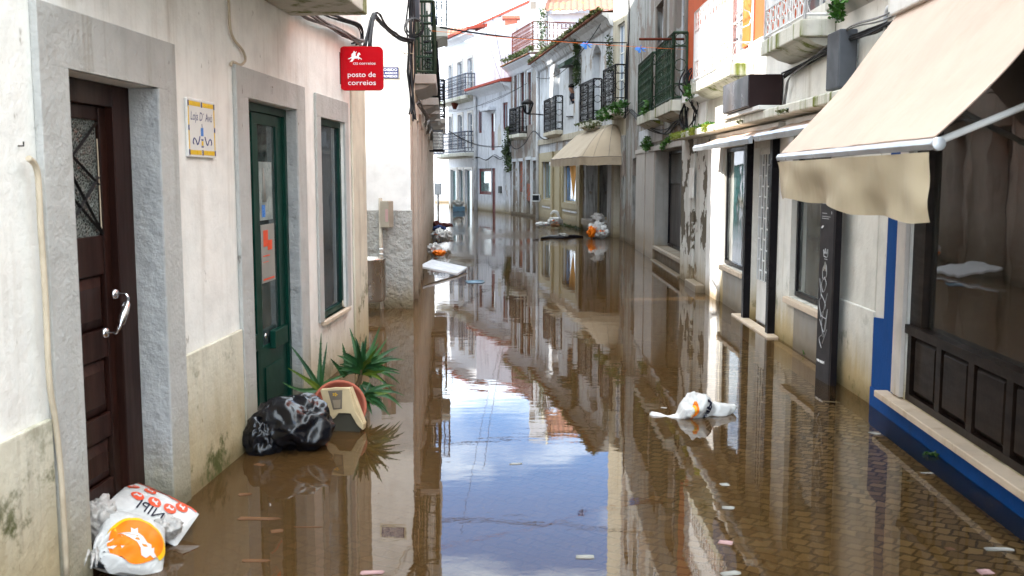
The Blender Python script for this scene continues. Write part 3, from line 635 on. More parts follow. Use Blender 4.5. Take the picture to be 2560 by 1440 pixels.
# signs on the left
sg = thing('post_office_sign', 'red square sign with white horse rider reading ctt correios posto de correios', 'sign', (-1.3, 8.4, 2.5))
FS = Fr((-1.425, 8.4), (-1.07, 8.4)); cx, cz, hw, rr = .1775, (FS.px(909, 171)[1]), .178, .038
def rrect(cx, cz, hw, hh, r, n=6):
    p = []
    for k, (sx, sz) in enumerate(((1, 1), (-1, 1), (-1, -1), (1, -1))):
        for j in range(n+1):
            th = math.pi/2*(k+j/n); p.append((cx+sx*(hw-r)+r*math.cos(th), cz+sz*(hh-r)+r*math.sin(th)))
    return p
mk('sign_panel', MB().prism(FS, rrect(cx, cz, hw, hw*1.01, rr), -.05, .0), M['sign_red'], sg, bevel=.003)
mk('bracket', MB().box(FA, 8.38, 8.44, .0, .0001, cz-.13, cz+.13).box(FS, -.022, -.001, -.045, -.005, cz-.13, cz+.13), M['black_iron'], sg)
U_ = .355/1.04   # sign width in its own picture units
def on(x, y): return FS.w(cx+(x-.5)*2*hw, .0015, cz+(.5-y)*2*hw)
def sgn_text(t, x0, y0, x1, size):
    m = text_mb(t, 1.0, lambda x, y: Vector((x, y, 0))); w = max(v.x for v in m.v)-min(v.x for v in m.v); m0 = min(v.x for v in m.v)
    m.v = [on(x0+(v.x-m0)/w*(x1-x0), y0-v.y*size) for v in m.v]; return m
for q_ in (sgn_text('posto de', .18, .695, .83, .165), sgn_text('correios', .185, .88, .83, .165), sgn_text('ctt', .31, .415, .425, .10), sgn_text('correios', .45, .415, .83, .095)): mk('lettering', q_, M['sign_white'], sg)
horse = [(.19, .275), (.235, .262), (.27, .235), (.28, .22), (.268, .20), (.285, .165), (.31, .145), (.325, .13), (.322, .115), (.335, .103), (.352, .11), (.352, .128), (.365, .135), (.38, .12), (.40, .115), (.382, .14), (.37, .155), (.372, .18), (.368, .215), (.385, .225), (.402, .21), (.412, .175), (.432, .148), (.452, .135), (.458, .147), (.475, .16), (.485, .185), (.472, .192), (.455, .185), (.452, .205), (.445, .235), (.46, .25), (.485, .262), (.51, .285), (.515, .308), (.50, .298), (.475, .275), (.455, .275), (.435, .305), (.425, .295), (.435, .27), (.40, .275), (.36, .275), (.335, .285), (.32, .31), (.29, .345), (.262, .352), (.28, .335), (.255, .345), (.225, .358), (.245, .335), (.27, .30), (.285, .28), (.262, .272), (.225, .288), (.205, .292)]
from mathutils.geometry import tessellate_polygon
hm = MB(); hm.v = [on(*p) for p in horse]
for t in tessellate_polygon([[Vector((x, y, 0)) for x, y in horse]]): hm.f.append(list(t)); hm.sm.append(False)
mk('emblem', hm, M['sign_white'], sg)
es = thing('enamel_plate', 'small blue enamel plate with white capitals on the white corner wall', 'sign', (-1.5, 12, 2.8))
p0, z1_ = FBf.px(937, 168, .01); p1, z0_ = FBf.px(996, 196, .01)
mk('plate', MB().box(FBf, p0, p1, .001, .008, z0_, z1_), M['enamel_blue'], es, bevel=.002)
mk('backing', MB().box(FBf, p0-.02, p1+.03, .0003, .0009, z0_-.03, z1_+.02), M['plinth_cream'], es)
def fit(F, t, s0, s1, z, h, d):
    m = text_mb(t, 1.0, lambda x, y: Vector((x, y, 0)), bold=.012); x0 = min(v.x for v in m.v); x1 = max(v.x for v in m.v)
    m.v = [F.w(s0+(v.x-x0)/(x1-x0)*(s1-s0), d, z+v.y/.72*h) for v in m.v]; return m
zh = z1_-z0_
for q_ in (fit(FBf, 'É PROIBIDO', p0+.012, p1-.012, z0_+zh*.68, zh*.22, .009), fit(FBf, 'AFIXAR ANÚNCIOS', p0+.012, p1-.012, z0_+zh*.38, zh*.21, .009), fit(FBf, 'NESTA PROPRIEDADE', p0+.012, p1-.012, z0_+zh*.09, zh*.21, .009)): mk('lettering', q_, M['sign_white'], es)
# pole with a metal box, and steel bin
pp = G(955, 772); pp.z = 0; pl = thing('metal_pole', 'beige metal pole with small cabinet and white tape in front of rough grey wall', 'pole', pp)
def zat(px, py, P): r = ray(px, py); return HC+r.z*(P.y/r.y)
zt = zat(955, 495, pp)
mk('pole', MB().tube([pp+Vector((0, 0, -.5)), pp+Vector((0, 0, zt))], .023, 10), simple('pole_paint', (.42, .37, .30), .5, var=.3, scale=5, dirt=(.2, .13, .08)), pl)
FP = Fr((pp.x, pp.y), (pp.x+1, pp.y-.55)); z0c, z1c = zat(970, 568, pp), zat(970, 502, pp)
cb = mk('cabinet', MB().box(FP, .028, .155, -.05, .05, z0c, z1c), simple('cabinet_paint', (.33, .29, .23), .5, var=.2, scale=5), pl, bevel=.008)
mk('notice', MB().box(FP, .105, .145, .0502, .051, z0c+.07, z0c+.22), M['paper_pink'], cb)
mk('tape', MB().tube([pp+Vector((0, 0, z)) for z in (zt-.60, zt-.625)], .0255, 10).tube([pp+Vector((0, 0, z)) for z in (zt-.66, zt-.68)], .0255, 10).tube([pp+Vector((0, 0, z)) for z in (zt-.71, zt-.73)], .0255, 10), M['sign_white'], pl)
bp = Vector((-1.66, 11.45, 0)); zb0, zb1 = zat(930, 752, bp), zat(930, 645, bp)
bn = thing('litter_bin', 'round stainless steel litter bin hung beside the pole', 'bin', (bp.x, bp.y, zb0))
rb = .20
mk('bucket', MB().lathe((bp.x, bp.y, 0), [(0, zb0), (rb*.93, zb0), (rb*.95, zb0+.02), (rb, zb0+.05), (rb, zb1-.03), (rb+.008, zb1-.02), (rb+.008, zb1), (rb-.01, zb1), (rb-.015, zb0+.03), (0, zb0+.03)], 28), M['steel'], bn)
mk('bracket', MB().tube([(bp.x+rb, bp.y+.01, zb1-.1), (pp.x, pp.y, zb1-.1)], .012, 6).tube([(bp.x+rb, bp.y+.01, zb0+.1), (pp.x, pp.y, zb0+.1)], .012, 6), M['steel'], bn)
# wires on the corner
def onB(x, y, d=.04): s, z = FB.px(x, y, d); return FB.w(max(s, -.02), d, z)
def onBf(x, y, d=.04): s, z = FBf.px(x, y, d); return FBf.w(s, d, z)
a_ = FA.w(9.28, .05, 2.75)
cable('black cable bundle slung from the whitewashed house to the corner building', smooth_path([a_, D(935, 40, 10.0), D(965, 72, 10.8), D(1000, 95, 11.4), onBf(1034, 102, .05)], 6), .011, M['cable_black'], n=6, spread=.035, name='cable_bundle')
cable('thin white wire looping across the sunlit corner wall', smooth_path([onBf(905, 60, .02), onBf(940, 52, .02), onBf(975, 75, .02), onBf(985, 105, .02), onBf(1005, 130, .02), onBf(1034, 134, .02)], 6), .006, M['cable_cream'])
c0 = Vector((-1.2, 12.0, 0))
cable('tangle of black cables hanging down the corner of the white building', smooth_path([c0+Vector((.0, .03, z)) for z in (4.2, 3.7, 3.4, 3.1, 2.8, 2.5, 2.3)], 6), .010, M['cable_black'], n=8, spread=.055, name='cable_bundle')
cable('tan cables drooping down the corner of the white building', smooth_path([c0+Vector((.01, .1, z)) for z in (3.3, 3.0, 2.7, 2.4, 2.2)], 6), .008, M['cable_cream'], n=4, spread=.06, name='cable_bundle')
lp = MB(); hoop(lp, c0+Vector((.05, -.05, 3.33)), Vector((1, 0, 0)), Vector((0, 0, 1)), .11, .012, 18); hoop(lp, c0+Vector((.06, -.06, 3.34)), Vector((1, 0, 0)), Vector((0, 0, 1)), .095, .010, 18)
tag(mk('cable_coil', lp, M['cable_black'], loc=c0+Vector((0, 0, 3.3))), 'coiled spare black cable hung at the corner of the white building', 'cable')
for k in range(3):
    s = 5+4*k; cable(['wires running above the first shopfronts of the corner building', 'wires running along the middle of the corner building', 'wires running along the far part of the corner building'][k],
      smooth_path([FB.w(s-3+i*1.0, .06+.03*((i*7+k) % 3), 2.62-.05*((i*5+k) % 4)) for i in range(5)], 5), .012, M['cable_grey'], n=4, spread=.05, name='cable_bundle')
ac = thing('air_conditioner', 'grey air conditioning unit hung under the far balconies of the corner building', 'air conditioner', FB.w(11.5, .2, 2.2))
s0 = 11.2; q0, q1 = zat(1100, 375, FB.w(s0, .4, 0)), zat(1100, 325, FB.w(s0, .4, 0))
mk('case', MB().box(FB, s0, s0+.8, .12, .36, q0, q1), M['panel_grey'], ac, bevel=.01)
gl_ = MB(); FE = Fr((FB.w(s0, .13, 0).x, FB.w(s0, .13, 0).y), (FB.w(s0, .35, 0).x, FB.w(s0, .35, 0).y))
for k in range(12): gl_.box(FE, .0, FE.L, .003, .009, q0+.03+k*(q1-q0-.06)/12, q0+.042+k*(q1-q0-.06)/12)
mk('grille', gl_, M['steel'], ac); mk('bracket', MB().box(FB, s0, s0+.8, .0, .40, q0-.03, q0-.002), M['black_iron'], ac)
# ================================================================== RIGHT: blue shop with the big awning
FR = Fr((2.193, 0), (2.54, 6.9)); FS3 = Fr((2.62, 7.5), (2.68, 12.9)); FT = Fr((2.72, 15.75), (2.80, 24.8))
RB = thing('shop_building', 'shop with blue painted base, dark wooden panelled window and marble sill, near right', 'building', (2.5, 5, 0))
hR = [(-.5, 2.3, .18, 2.6, .30), (2.45, 6.27, .18, 2.6, .30)]
wr = MB().wall(FR, -3, 6.9, -.6, 7.6, hR); f0, f1 = FR.w(-3, 0, 0), FR.w(6.9, 0, 0)
shell(wr, [(f1.x, f1.y), (9, f1.y), (9, -3), (f0.x, f0.y)], -.6, 7.6)
mk('wall', wr, M['plaster_shop'], RB)
mk('blue_plinth', MB().box(FR, -3, 6.9, .001, .02, -.6, .13), M['blue_paint'], RB, bevel=.004)
bp_ = MB(); bp_.prism(FR, [(6.44, .132), (6.89, .132), (6.895, .62), (6.68, .64), (6.67, 2.7), (6.44, 2.7)], .001, .014); mk('blue_band', bp_, M['blue_paint'], RB, bevel=.003)
mk('window_jamb', MB().box(FR, 6.272, 6.435, .001, .03, .19, 2.7), plaster('jamb_white', (.62, .57, .52), amt=.4, tide=.3, seed=80), RB, bevel=.004)
sl = MB()
for a, b in ((-.6, 1.55), (1.553, 2.9), (2.903, 4.05), (4.053, 5.2), (5.203, 6.55)): sl.box(FR, a, b, -.1, .10, .135, .178)
mk('sill', sl, M['marble_sill'], RB, bevel=.006)
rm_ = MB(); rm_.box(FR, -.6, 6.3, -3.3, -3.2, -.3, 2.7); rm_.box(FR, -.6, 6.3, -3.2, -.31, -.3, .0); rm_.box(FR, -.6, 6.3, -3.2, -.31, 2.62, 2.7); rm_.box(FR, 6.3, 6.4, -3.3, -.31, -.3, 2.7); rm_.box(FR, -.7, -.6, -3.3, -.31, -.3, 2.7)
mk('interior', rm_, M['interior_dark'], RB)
PX = lambda x, y=950, d=.0: FR.px(x, y, d)
sf = MB(); wt_ = .66
for a, b in ((2.45, 6.27), (-.5, 2.3)):
    sf.box(FR, a, b, -.06, -.01, .18, .225); sf.box(FR, a, b, -.06, .01, .61, .665); sf.box(FR, b-.06, b, -.07, -.012, .225, .61)
    sf.box(FR, b-.20, b, -.10, -.02, .665, 2.6); sf.box(FR, a, a+.12, -.10, -.02, .665, 2.6); sf.box(FR, a, b, -.10, -.02, 2.45, 2.6)
    sf.box(FR, a, b, -.10, -.07, .2, .63)
    n_ = round((b-a-.1)/.46); w_ = (b-a-.09)/n_
    for k in range(n_): sf.box(FR, a+k*w_, a+k*w_+.075, -.06, -.014, .225, .61)
fr_ = mk('window', sf, M['dark_wood'], RB, bevel=.004)
for a, b in ((2.45, 6.27), (-.5, 2.3)):
    n_ = round((b-a-.1)/.46); w_ = (b-a-.09)/n_
    for k in range(n_):
        x0, x1 = a+k*w_+.08, a+(k+1)*w_-.004; pn = MB()
        o = [FR.w(x0, -.045, .23), FR.w(x1, -.045, .23), FR.w(x1, -.045, .605), FR.w(x0, -.045, .605)]; i_ = [FR.w(x0+.03, -.018, .265), FR.w(x1-.03, -.018, .265), FR.w(x1-.03, -.018, .57), FR.w(x0+.03, -.018, .57)]
        for q in range(4): pn.quad(o[q], o[(q+1) % 4], i_[(q+1) % 4], i_[q])
        pn.quad(*i_); mk('panel', pn, M['dark_wood'], fr_)
    mk('pane', MB().box(FR, a+.12, b-.2, -.066, -.060, .665, 2.45), clearglass('shop_glass', (.62, .66, .60), .10), fr_)
mk('upper_wall', MB().box(FR, -3, 6.9, .001, .012, 3.05, 7.59), M['plaster_white'], RB)
balcony(FR, RB, 2.8, 5.2, 2.98, .30, .92, M['mossy_concrete'], M['white_iron'], 'lattice', .14)
# big awning
aw = thing('shop_awning', 'large beige fabric awning with aluminium front bar over the dark wooden shop window', 'awning', FR.w(5, .5, 2))
S0, S1, DF, ZB, ZT = 3.78, 6.46, .78, 1.72, 2.66
def fab(u, v):
    s = S0+(S1-S0)*u; d = .05+(DF-.05)*v; z = ZT+(ZB+.03-ZT)*v-.05*math.sin(math.pi*v)*(1-.35*math.sin(math.pi*u))-.012*math.sin(u*9+v*2)*math.sin(math.pi*v)+.035*noise.noise(Vector((u*3+v*1.5, v*1.6, 2)))*math.sin(math.pi*v)-.010*abs(noise.noise(Vector((u*5-v*4, v*1.2, 7))))
    return FR.w(s, d, z)
m_ = MB().grid(fab, 40, 24); m_.grid(lambda u, v: fab(u, v)-Vector((0, 0, .006)), 40, 24)
mk('fabric', m_, M['cloth_beige'], aw, fix=False)
mk('front_bar', MB().profile(FR, [(DF-.015, ZB-.02), (DF+.02, ZB-.022), (DF+.028, ZB), (DF+.018, ZB+.018), (DF-.015, ZB+.028)], S0-.03, S1+.02), M['alu'], aw, bevel=.003)
def val(u, v):
    s = S0+(S1-S0)*u; h = .255+.022*math.sin(u*5+.5)+.008*math.sin(u*19); fold = .026*math.sin(u*15+1.0+2*noise.noise(Vector((u*4, 0, 1))))*v+.010*math.sin(u*37)*v*v+.015*noise.noise(Vector((u*9, v*2, 0)))
    return FR.w(s+.05*v*(u*2-1)*.4, DF+.02+fold-.03*v, ZB-.03-h*v)
mk('valance', MB().grid(val, 70, 10), M['cloth_cream'], aw, fix=False)
arm = MB(); q = [FR.w(S0+.04, DF, ZB), FR.w(S0+.22, .42, 1.86), FR.w(S0+.5, .03, 1.98)]
arm.tube([q[0], q[2]], .015, 8); mk('arm', arm, M['white_frame'], aw)
mk('arm_joint', MB().lathe(FR.w(S0-.035, DF, ZB), [(0, -.012), (.026, -.012), (.026, .012), (.0, .012)], 16, axis=FR.u), M['alu'], aw, bevel=.003)
arm = MB(); arm.tube([FR.w(S1-.04, DF, ZB), FR.w(S1-.5, .03, 1.98)], .019, 8); mk('arm', arm, M['white_frame'], aw)
mk('roller_box', MB().box(FR, S0-.05, S1+.03, .003, .12, ZT-.05, ZT+.07), M['white_frame'], aw, bevel=.01)
# ================================================================== RIGHT: white shop with the orange upper storey
C = thing('orange_topped_building', 'white shopfronts with an orange upper storey behind white railings, on the right', 'building', (2.7, 10, 0))
hC = [(.76, 1.93, .46, 2.0, .14), (2.72, 3.52, -.6, 1.90, .10), (3.90, 5.16, .49, 1.95, .10)]
wc = MB().wall(FS3, -.62, 8.2, -.6, 3.05, hC); mk('wall', wc, M['plaster_shop'], C)
hu = [(.95, 1.95, 2.95, 4.9, .15), (4.2, 5.4, 2.95, 4.9, .15)]
wu = MB().wall(FS3, -.62, 8.2, 3.05, 7.4, hu); g0_, g1_ = FS3.w(-.62, 0, 0), FS3.w(8.2, 0, 0)
mk('upper_wall', wu, M['orange_paint'], C)
shb = MB(); shell(shb, [(g1_.x, g1_.y), (9, g1_.y), (9, g0_.y), (g0_.x, g0_.y)], -.6, 7.4); shb.quad((g0_.x, g0_.y, 7.4), (g1_.x, g1_.y, 7.4), (9, g1_.y, 7.4), (9, g0_.y, 7.4)); mk('body', shb, M['concrete'], C)
mk('pier', MB().box(FS3, -.55, .30, .001, .06, -.6, 2.35), M['plaster_shop'], C, bevel=.01)
mk('pier_trim', MB().box(FS3, -.615, -.555, .001, .045, .62, 2.35), M['plaster_shop'], C, bevel=.004)
mk('pier_base', MB().box(FS3, -.60, .30, .062, .085, -.6, .66), M['plaster_shop'], C, bevel=.01)
mk('jamb', MB().box(FS3, 5.22, 6.10, .001, .035, -.6, 2.05), M['plaster_white'], C, bevel=.006)
mk('peeling_pier', MB().box(FS3, 6.12, 8.18, -.001, .02, -.6, 2.15).box(FS3, 7.1, 8.18, .0205, .06, -.6, 2.15), M['plaster_peel'], C, bevel=.008)
mk('stone_block', MB().box(FS3, 6.14, 7.06, .022, .16, -.5, .10), M['marble'], C, bevel=.012)
bx_ = mk('meter_cover', MB().box(FS3, 7.0, 7.3, .061, .085, 1.28, 1.72), M['white_frame'], C, bevel=.004)
for (a, b, c, e, dd) in ((.77, 1.92, .47, 1.99, .10), (3.91, 5.15, .50, 1.94, .08)):
    w = mk('window', ringmb(FS3, a, b, c, e, .045, -dd, -dd+.05), M['black_frame'], C)
    mk('pane', MB().box(FS3, a+.045, b-.045, -dd+.02, -dd+.026, c+.045, e-.045), clearglass('shopfront_glass', (.66, .78, .74), .22, dcol=(.5, .55, .52)), w)
    r_ = MB(); r_.box(FS3, a-.05, b+.05, -1.0, -.96, -.3, 2.2); r_.box(FS3, a-.05, b+.05, -.96, -.145, .36, .44); r_.box(FS3, a-.05, b+.05, -.96, -.145, 2.02, 2.1); r_.box(FS3, a-.09, a-.05, -.99, -.145, .36, 2.1); r_.box(FS3, b+.05, b+.09, -.99, -.145, .36, 2.1)
    mk('display_niche', r_, M['interior_light'], C)
mk('sill', MB().box(FS3, .60, 1.98, -.1, .05, .40, .455), M['marble_sill'], C, bevel=.006)
mk('sill', MB().box(FS3, 3.86, 5.22, -.08, .045, .43, .485), M['marble_sill'], C, bevel=.006)
mk('stall_riser', MB().box(FS3, .62, 1.70, .001, .012, -.6, .395), M['granite'], C); mk('stall_riser', MB().box(FS3, 3.92, 5.0, .001, .012, -.6, .425), M['granite'], C)
mk('step', MB().box(FS3, 2.25, 3.95, .001, .12, -.5, .02), M['marble_sill'], C, bevel=.01)
mk('step', MB().box(FS3, .32, 2.20, .001, .09, -.5, -.02), M['marble_sill'], C, bevel=.01)
# white door with a brick-bond grille
dd = MB(); dd.box(FS3, 2.72, 3.52, -.095, -.075, -.6, 1.9); ringmb(FS3, 2.80, 3.46, .02, 1.88, .05, -.074, -.05, wb=.45, mb=dd)
dC = mk('door', dd, M['white_frame'], C, bevel=.002)
mk('pane', MB().box(FS3, 2.85, 3.41, -.0745, -.070, .47, 1.83), pane('door_glass_dark', (.10, .11, .11)), dC)
gg = MB(); a, b, c, e = 2.85, 3.41, .47, 1.83
for k in range(6): x = a+(b-a)*k/5; gg.box(FS3, x-.008, x+.008, -.047, -.035, c, e)
for k in range(5):
    for j in range(6):
        z = c+(e-c)*((j+(.5 if k % 2 else 0))/6)
        if c < z < e: gg.box(FS3, a+(b-a)*k/5+.008, a+(b-a)*(k+1)/5-.008, -.046, -.036, z-.008, z+.008)
mk('grille', gg, M['white_iron'], dC)
for a, b in ((2.42, 2.70), (3.54, 3.86)): mk('shutter_rail', MB().box(FS3, a, a+.10, .001, .075, .02, 2.0).box(FS3, a+.105, a+.16, .001, .05, .02, 2.0), M['black_frame'], C, bevel=.003)
# ledge, balconies
lg = MB().box(FS3, -.62, 7.9, .001, .25, 2.14, 2.225); mk('ledge', lg, M['mossy_concrete'], C, bevel=.012)
mk('ledge_trim', MB().box(FS3, 2.1, 3.9, .002, .30, 2.228, 2.27), M['white_frame'], C, bevel=.006)
balcony(FS3, C, 3.65, 6.15, 2.70, .27, .93, M['mossy_concrete'], M['white_iron'], 'lattice', .135, rt=.009)
balcony(FS3, C, .75, 2.15, 2.73, .28, .93, M['mossy_concrete'], M['white_iron'], 'lattice', .135, rt=.009)
mk('string_course', MB().profile(FS3, [(.002, 2.86), (.10, 2.93), (.10, 3.04), (.002, 3.04)], -.62, .74), M['concrete'], C)
mk('string_course', MB().profile(FS3, [(.002, 2.86), (.06, 2.93), (.06, 3.04), (.002, 3.04)], 2.16, 3.64), M['plaster_white'], C)
mk('string_course', MB().profile(FS3, [(.002, 2.62), (.12, 2.70), (.12, 2.82), (.002, 2.82)], 6.17, 7.9), M['plaster_white'], C)
for a, b in ((.96, 1.94), (4.21, 5.39)): window(FS3, C, a, b, 2.96, 4.9, .10, M['white_frame'], pane('upper_pane', (.08, .09, .1)), 2, 4)
mk('orange_shutter', MB().box(FS3, 3.72, 4.15, .004, .03, 3.06, 4.9), simple('orange_wood', (.72, .19, .04), .5, var=.15, scale=5), C)
pn_ = MB().box(FS3, 6.35, 7.4, .001, .03, 2.30, 2.62); mk('wall_panel', pn_, M['white_frame'], C, bevel=.004)
lb = thing('shop_sign_box', 'large blank dark brown box sign with dull metal face standing on the mossy ledge', 'sign', FS3.w(3, .2, 2.3))
mk('box', MB().box(FS3, 2.35, 3.60, .012, .335, 2.275, 2.585), M['box_brown'], lb, bevel=.006)
mk('metal_face', MB().box(FS3, 2.36, 3.59, .336, .345, 2.285, 2.575), M['box_metal'], lb)
nl = thing('wall_lamp_box', 'tall narrow grey metal box hung on the white wall under the cables', 'sign', FS3.w(0, .1, 2.4))
s_a, z_a = FS3.px(2068, 86, .16); s_b, z_b = FS3.px(2094, 220, .16)
mk('housing', MB().box(FS3, s_b, s_a, .02, .16, z_b, z_a), M['panel_grey'], nl, bevel=.012); mk('bracket', MB().box(FS3, s_b+.04, s_a-.04, .001, .02, z_b+.1, z_a-.1), M['alu'], nl)
# half-closed small awnings
for i, (s0, s1, z, lab) in enumerate(((2.12, 5.22, 1.955, 'narrow half open awning over the white grille door, its far end in sunlight'), (.05, 1.86, 1.965, 'narrow half open awning partly hidden behind the large beige awning'))):
    t_ = thing('small_awning', lab, 'awning', FS3.w(s0, .2, z), 'half open awnings under the mossy ledge')
    fb = MB().grid(lambda u, v: FS3.w(s0+(s1-s0)*u, .06+.30*v, 2.09-(2.09-z-.02)*v-.012*math.sin(math.pi*v)+.004*math.sin(u*23)), 30, 5); mk('fabric', fb, M['cloth_beige'], t_, fix=False)
    mk('front_bar', MB().profile(FS3, [(.345, z-.045), (.38, z-.045), (.392, z+.0), (.36, z+.03), (.345, z+.02)], s0-.02, s1+.02), M['alu'], t_)
    mk('cassette', MB().box(FS3, s0, s1, .03, .10, 2.04, 2.115), M['white_frame'], t_, bevel=.008)
    for k, x in enumerate((s0+.15, s1-.15)): mk('arm', MB().tube([FS3.w(x, .07, 2.03), FS3.w(x+(.45 if k == 0 else -.45), .2, 1.99), FS3.w(x, .345, z)], .011, 6), M['white_frame'], t_)
# wayfinding totem standing in the water
tp = G(2052, 950); FTt = Fr((tp.x, tp.y), (tp.x+.05, tp.y-.3)); 
tt = thing('street_totem', 'tall narrow dark grey street totem with chalk graffiti standing in the water', 'sign post', (tp.x, tp.y, 0))
FQ = Fr((G(2038, 944).x, G(2038, 944).y), (G(2071, 963).x, G(2071, 963).y))
zt2 = 1.68
mk('panel', MB().box(FQ, .0, FQ.L, -.04, 0, -.4, zt2), M['totem'], tt, bevel=.002)
mk('edge', MB().box(FQ, FQ.L+.001, FQ.L+.03, -.05, -.002, -.4, zt2), M['totem_side'], tt)
wq = FQ.L
def tline(t, x0, z, size): return text_mb(t, size, lambda x, y: FQ.w(x0+x, .0015, z+y))
pass

ln_ = MB()
for z, w2 in ((1.605, .45), (1.50, .2), (1.475, .55), (1.41, .2), (1.385, .6), (1.31, .35), (1.285, .6), (1.27, .5)): ln_.box(FQ, wq*.12, wq*(.12+w2), .0005, .0012, z, z+.006)
for z in (1.505, 1.42, 1.32): ln_.box(FQ, wq*.78, wq*.83, .0005, .0012, z-.01, z+.012)
mk('small_print', ln_, M['chalk'], tt)
em = MB(); em.tube([FQ.w(wq*.2, .001, 1.21), FQ.w(wq*.2, .003, 1.211)], .018, 12); mk('emblem', em, M['chalk'], tt)
def scr(pts, r=.0035):
    m = MB(); m.tube(smooth_path([FQ.w(wq*x, .001, z) for x, z in pts], 4), r, 4); return m
crown = join(scr([(.35, .98), (.32, 1.03), (.42, 1.0), (.45, 1.04), (.52, 1.0), (.62, 1.04), (.6, .98), (.35, .98)]), scr([(.4, .96), (.6, .96)]))
mk('graffiti', crown, M['chalk'], tt)
mk('graffiti', text_mb('A', .085, lambda x, y: FQ.w(wq*.36+x, .0015, .875+y), bold=.008), M['paper'], tt)
mk('graffiti', join(scr([(.5, .93), (.3, .88), (.35, .80), (.6, .84), (.55, .92)]), scr([(.45, .82), (.25, .76), (.4, .70), (.6, .77), (.45, .82)]), scr([(.1, .80), (.25, .66), (.1, .62), (.3, .50)]), scr([(.25, .68), (.6, .60), (.3, .52), (.65, .50)]), scr([(.7, .70), (.35, .46), (.6, .40), (.75, .58), (.5, .35)]), scr([(.2, .48), (.45, .38), (.2, .33), (.4, .26)]), scr([(.75, .42), (.45, .30)])), M['chalk'], tt)
mk('lettering', text_mb('posto municipal', .03, lambda x, y: FQ.w(wq*.08+x, .0015, .145+y+x*.0), sx=.85, bold=.003), M['sign_white'], tt)
# cables and pipe along the right side
def onS(x, y, d=.04): s, z = FS3.px(x, y, d); return FS3.w(s, d, z)
cable('bundle of black cables running under the balconies of the orange storey', smooth_path([onS(2330, 5, .06), onS(2250, 40, .06), onS(2180, 75, .07), onS(2120, 95, .07), onS(2060, 128, .06), onS(2000, 165, .05), onS(1960, 188, .05)], 6), .009, M['cable_black'], n=8, spread=.03, name='cable_bundle')
cable('loose grey wires sagging beside the black cable bundle', smooth_path([onS(2300, 0, .09), onS(2200, 50, .1), onS(2120, 78, .1), onS(2030, 150, .07), onS(1975, 190, .06), onS(1965, 230, .04), onS(1960, 270, .04)], 6), .006, M['cable_grey'], n=3, spread=.03)
cable('white pipe elbow above the left end of the large awning', smooth_path([onS(2290, 12, .05), onS(2240, 14, .05), onS(2222, 22, .05), onS(2216, 45, .05), onS(2216, 75, .05)], 5), .022, M['pvc'], name='pipe', seg=8)
cable('knot of wires on the white wall below the orange storey', smooth_path([onS(1722, 245, .05), onS(1735, 255, .08), onS(1742, 275, .04), onS(1738, 300, .05), onS(1732, 318, .04)], 5), .009, M['cable_black'], n=7, spread=.07, name='cable_bundle')
# ================================================================== RIGHT: grey decayed house with green balconies
T = thing('decayed_grey_house', 'tall decayed grey house with green iron balconies and marble framed shopfront', 'building', (2.8, 18, 0)); LT = FT.L
hT = [(.02, 3.28, .28, 2.06, .30), (6.4, 7.4, -.6, 2.0, .30), (.15, 1.15, 2.8, 4.75, .2), (2.45, 3.5, 2.8, 4.75, .2), (.15, 1.15, 6.0, 7.8, .2), (2.45, 3.5, 6.0, 7.8, .2), (5.2, 6.2, 6.0, 7.8, .2), (7.2, 8.2, 6, 7.8, .2)]
wt = MB().wall(FT, .0, LT, -.6, 9.6, hT); k0, k1 = FT.w(0, 0, 0), FT.w(LT, 0, 0); shell(wt, [(k1.x, k1.y), (9, k1.y), (9, k0.y), (k0.x, k0.y)], -.6, 9.6)
mk('wall', wt, M['plaster_decay'], T)
mk('lintel', MB().box(FT, -.02, 6.3, .001, .07, 2.07, 2.16), M['marble'], T, bevel=.006)
mk('marble_pier', MB().box(FT, 3.35, 4.6, .001, .05, -.6, 2.068).box(FT, 4.603, 4.70, .001, .07, -.6, 2.068).box(FT, 4.703, 6.28, .001, .05, -.6, 2.068), M['marble'], T, bevel=.004)
mk('granite_strip', MB().box(FT, 3.255, 3.279, -.24, .03, .285, 2.058), M['granite'], T, bevel=.003)
mk('sill', MB().box(FT, .0, 3.32, -.25, .06, .22, .277), M['marble'], T, bevel=.006); mk('step', MB().box(FT, -.02, 3.3, .001, .10, -.6, .02), M['marble'], T, bevel=.01)
shw = mk('window', ringmb(FT, .02, 3.25, .28, 2.06, .05, -.28, -.22), M['black_frame'], T); mk('roller_panel', MB().box(FT, .07, 3.2, -.265, -.255, .33, 1.45), M['shutter_dark'], shw); mk('pane', MB().box(FT, .07, 3.2, -.245, -.24, 1.46, 2.01), pane('dusty_dark_glass', (.02, .02, .02)), shw)
mk('door', MB().box(FT, 6.4, 7.4, -.29, -.27, -.6, 2.0), M['dark_wood'], T)
for a in (.15, 2.45):
    window(FT, T, a, a+1.0, 2.8, 4.75, .12, M['pvc'], pane('pale_pane', (.07, .09, .12)), 2, 4); surround(FT, T, a, a+1.0, 2.8, 4.75, .14, M['dark_stone'], .04)
for a in (.15, 2.45, 5.2, 7.2): window(FT, T, a, a+1.0, 6.0, 7.8, .12, M['pvc'], pane('pale_pane2', (.16, .19, .22)), 2, 4)
balcony(FT, T, -.16, 1.85, 2.60, .26, 1.02, M['mossy_concrete'], M['green_iron'], 'dense', .17, rt=.013); balcony(FT, T, 2.35, 4.45, 2.60, .26, 1.02, M['mossy_concrete'], M['green_iron'], 'dense', .17, rt=.013)
mk('flag_bracket', MB().tube([FT.w(.1, 0, 3.72), FT.w(.1, .74, 3.72)], .02, 8), M['rust_iron'], T)
mk('wall_panel', MB().box(FT, 2.6, 6.1, .001, .02, 2.25, 2.55), M['plaster_bluewhite'], T, bevel=.004)
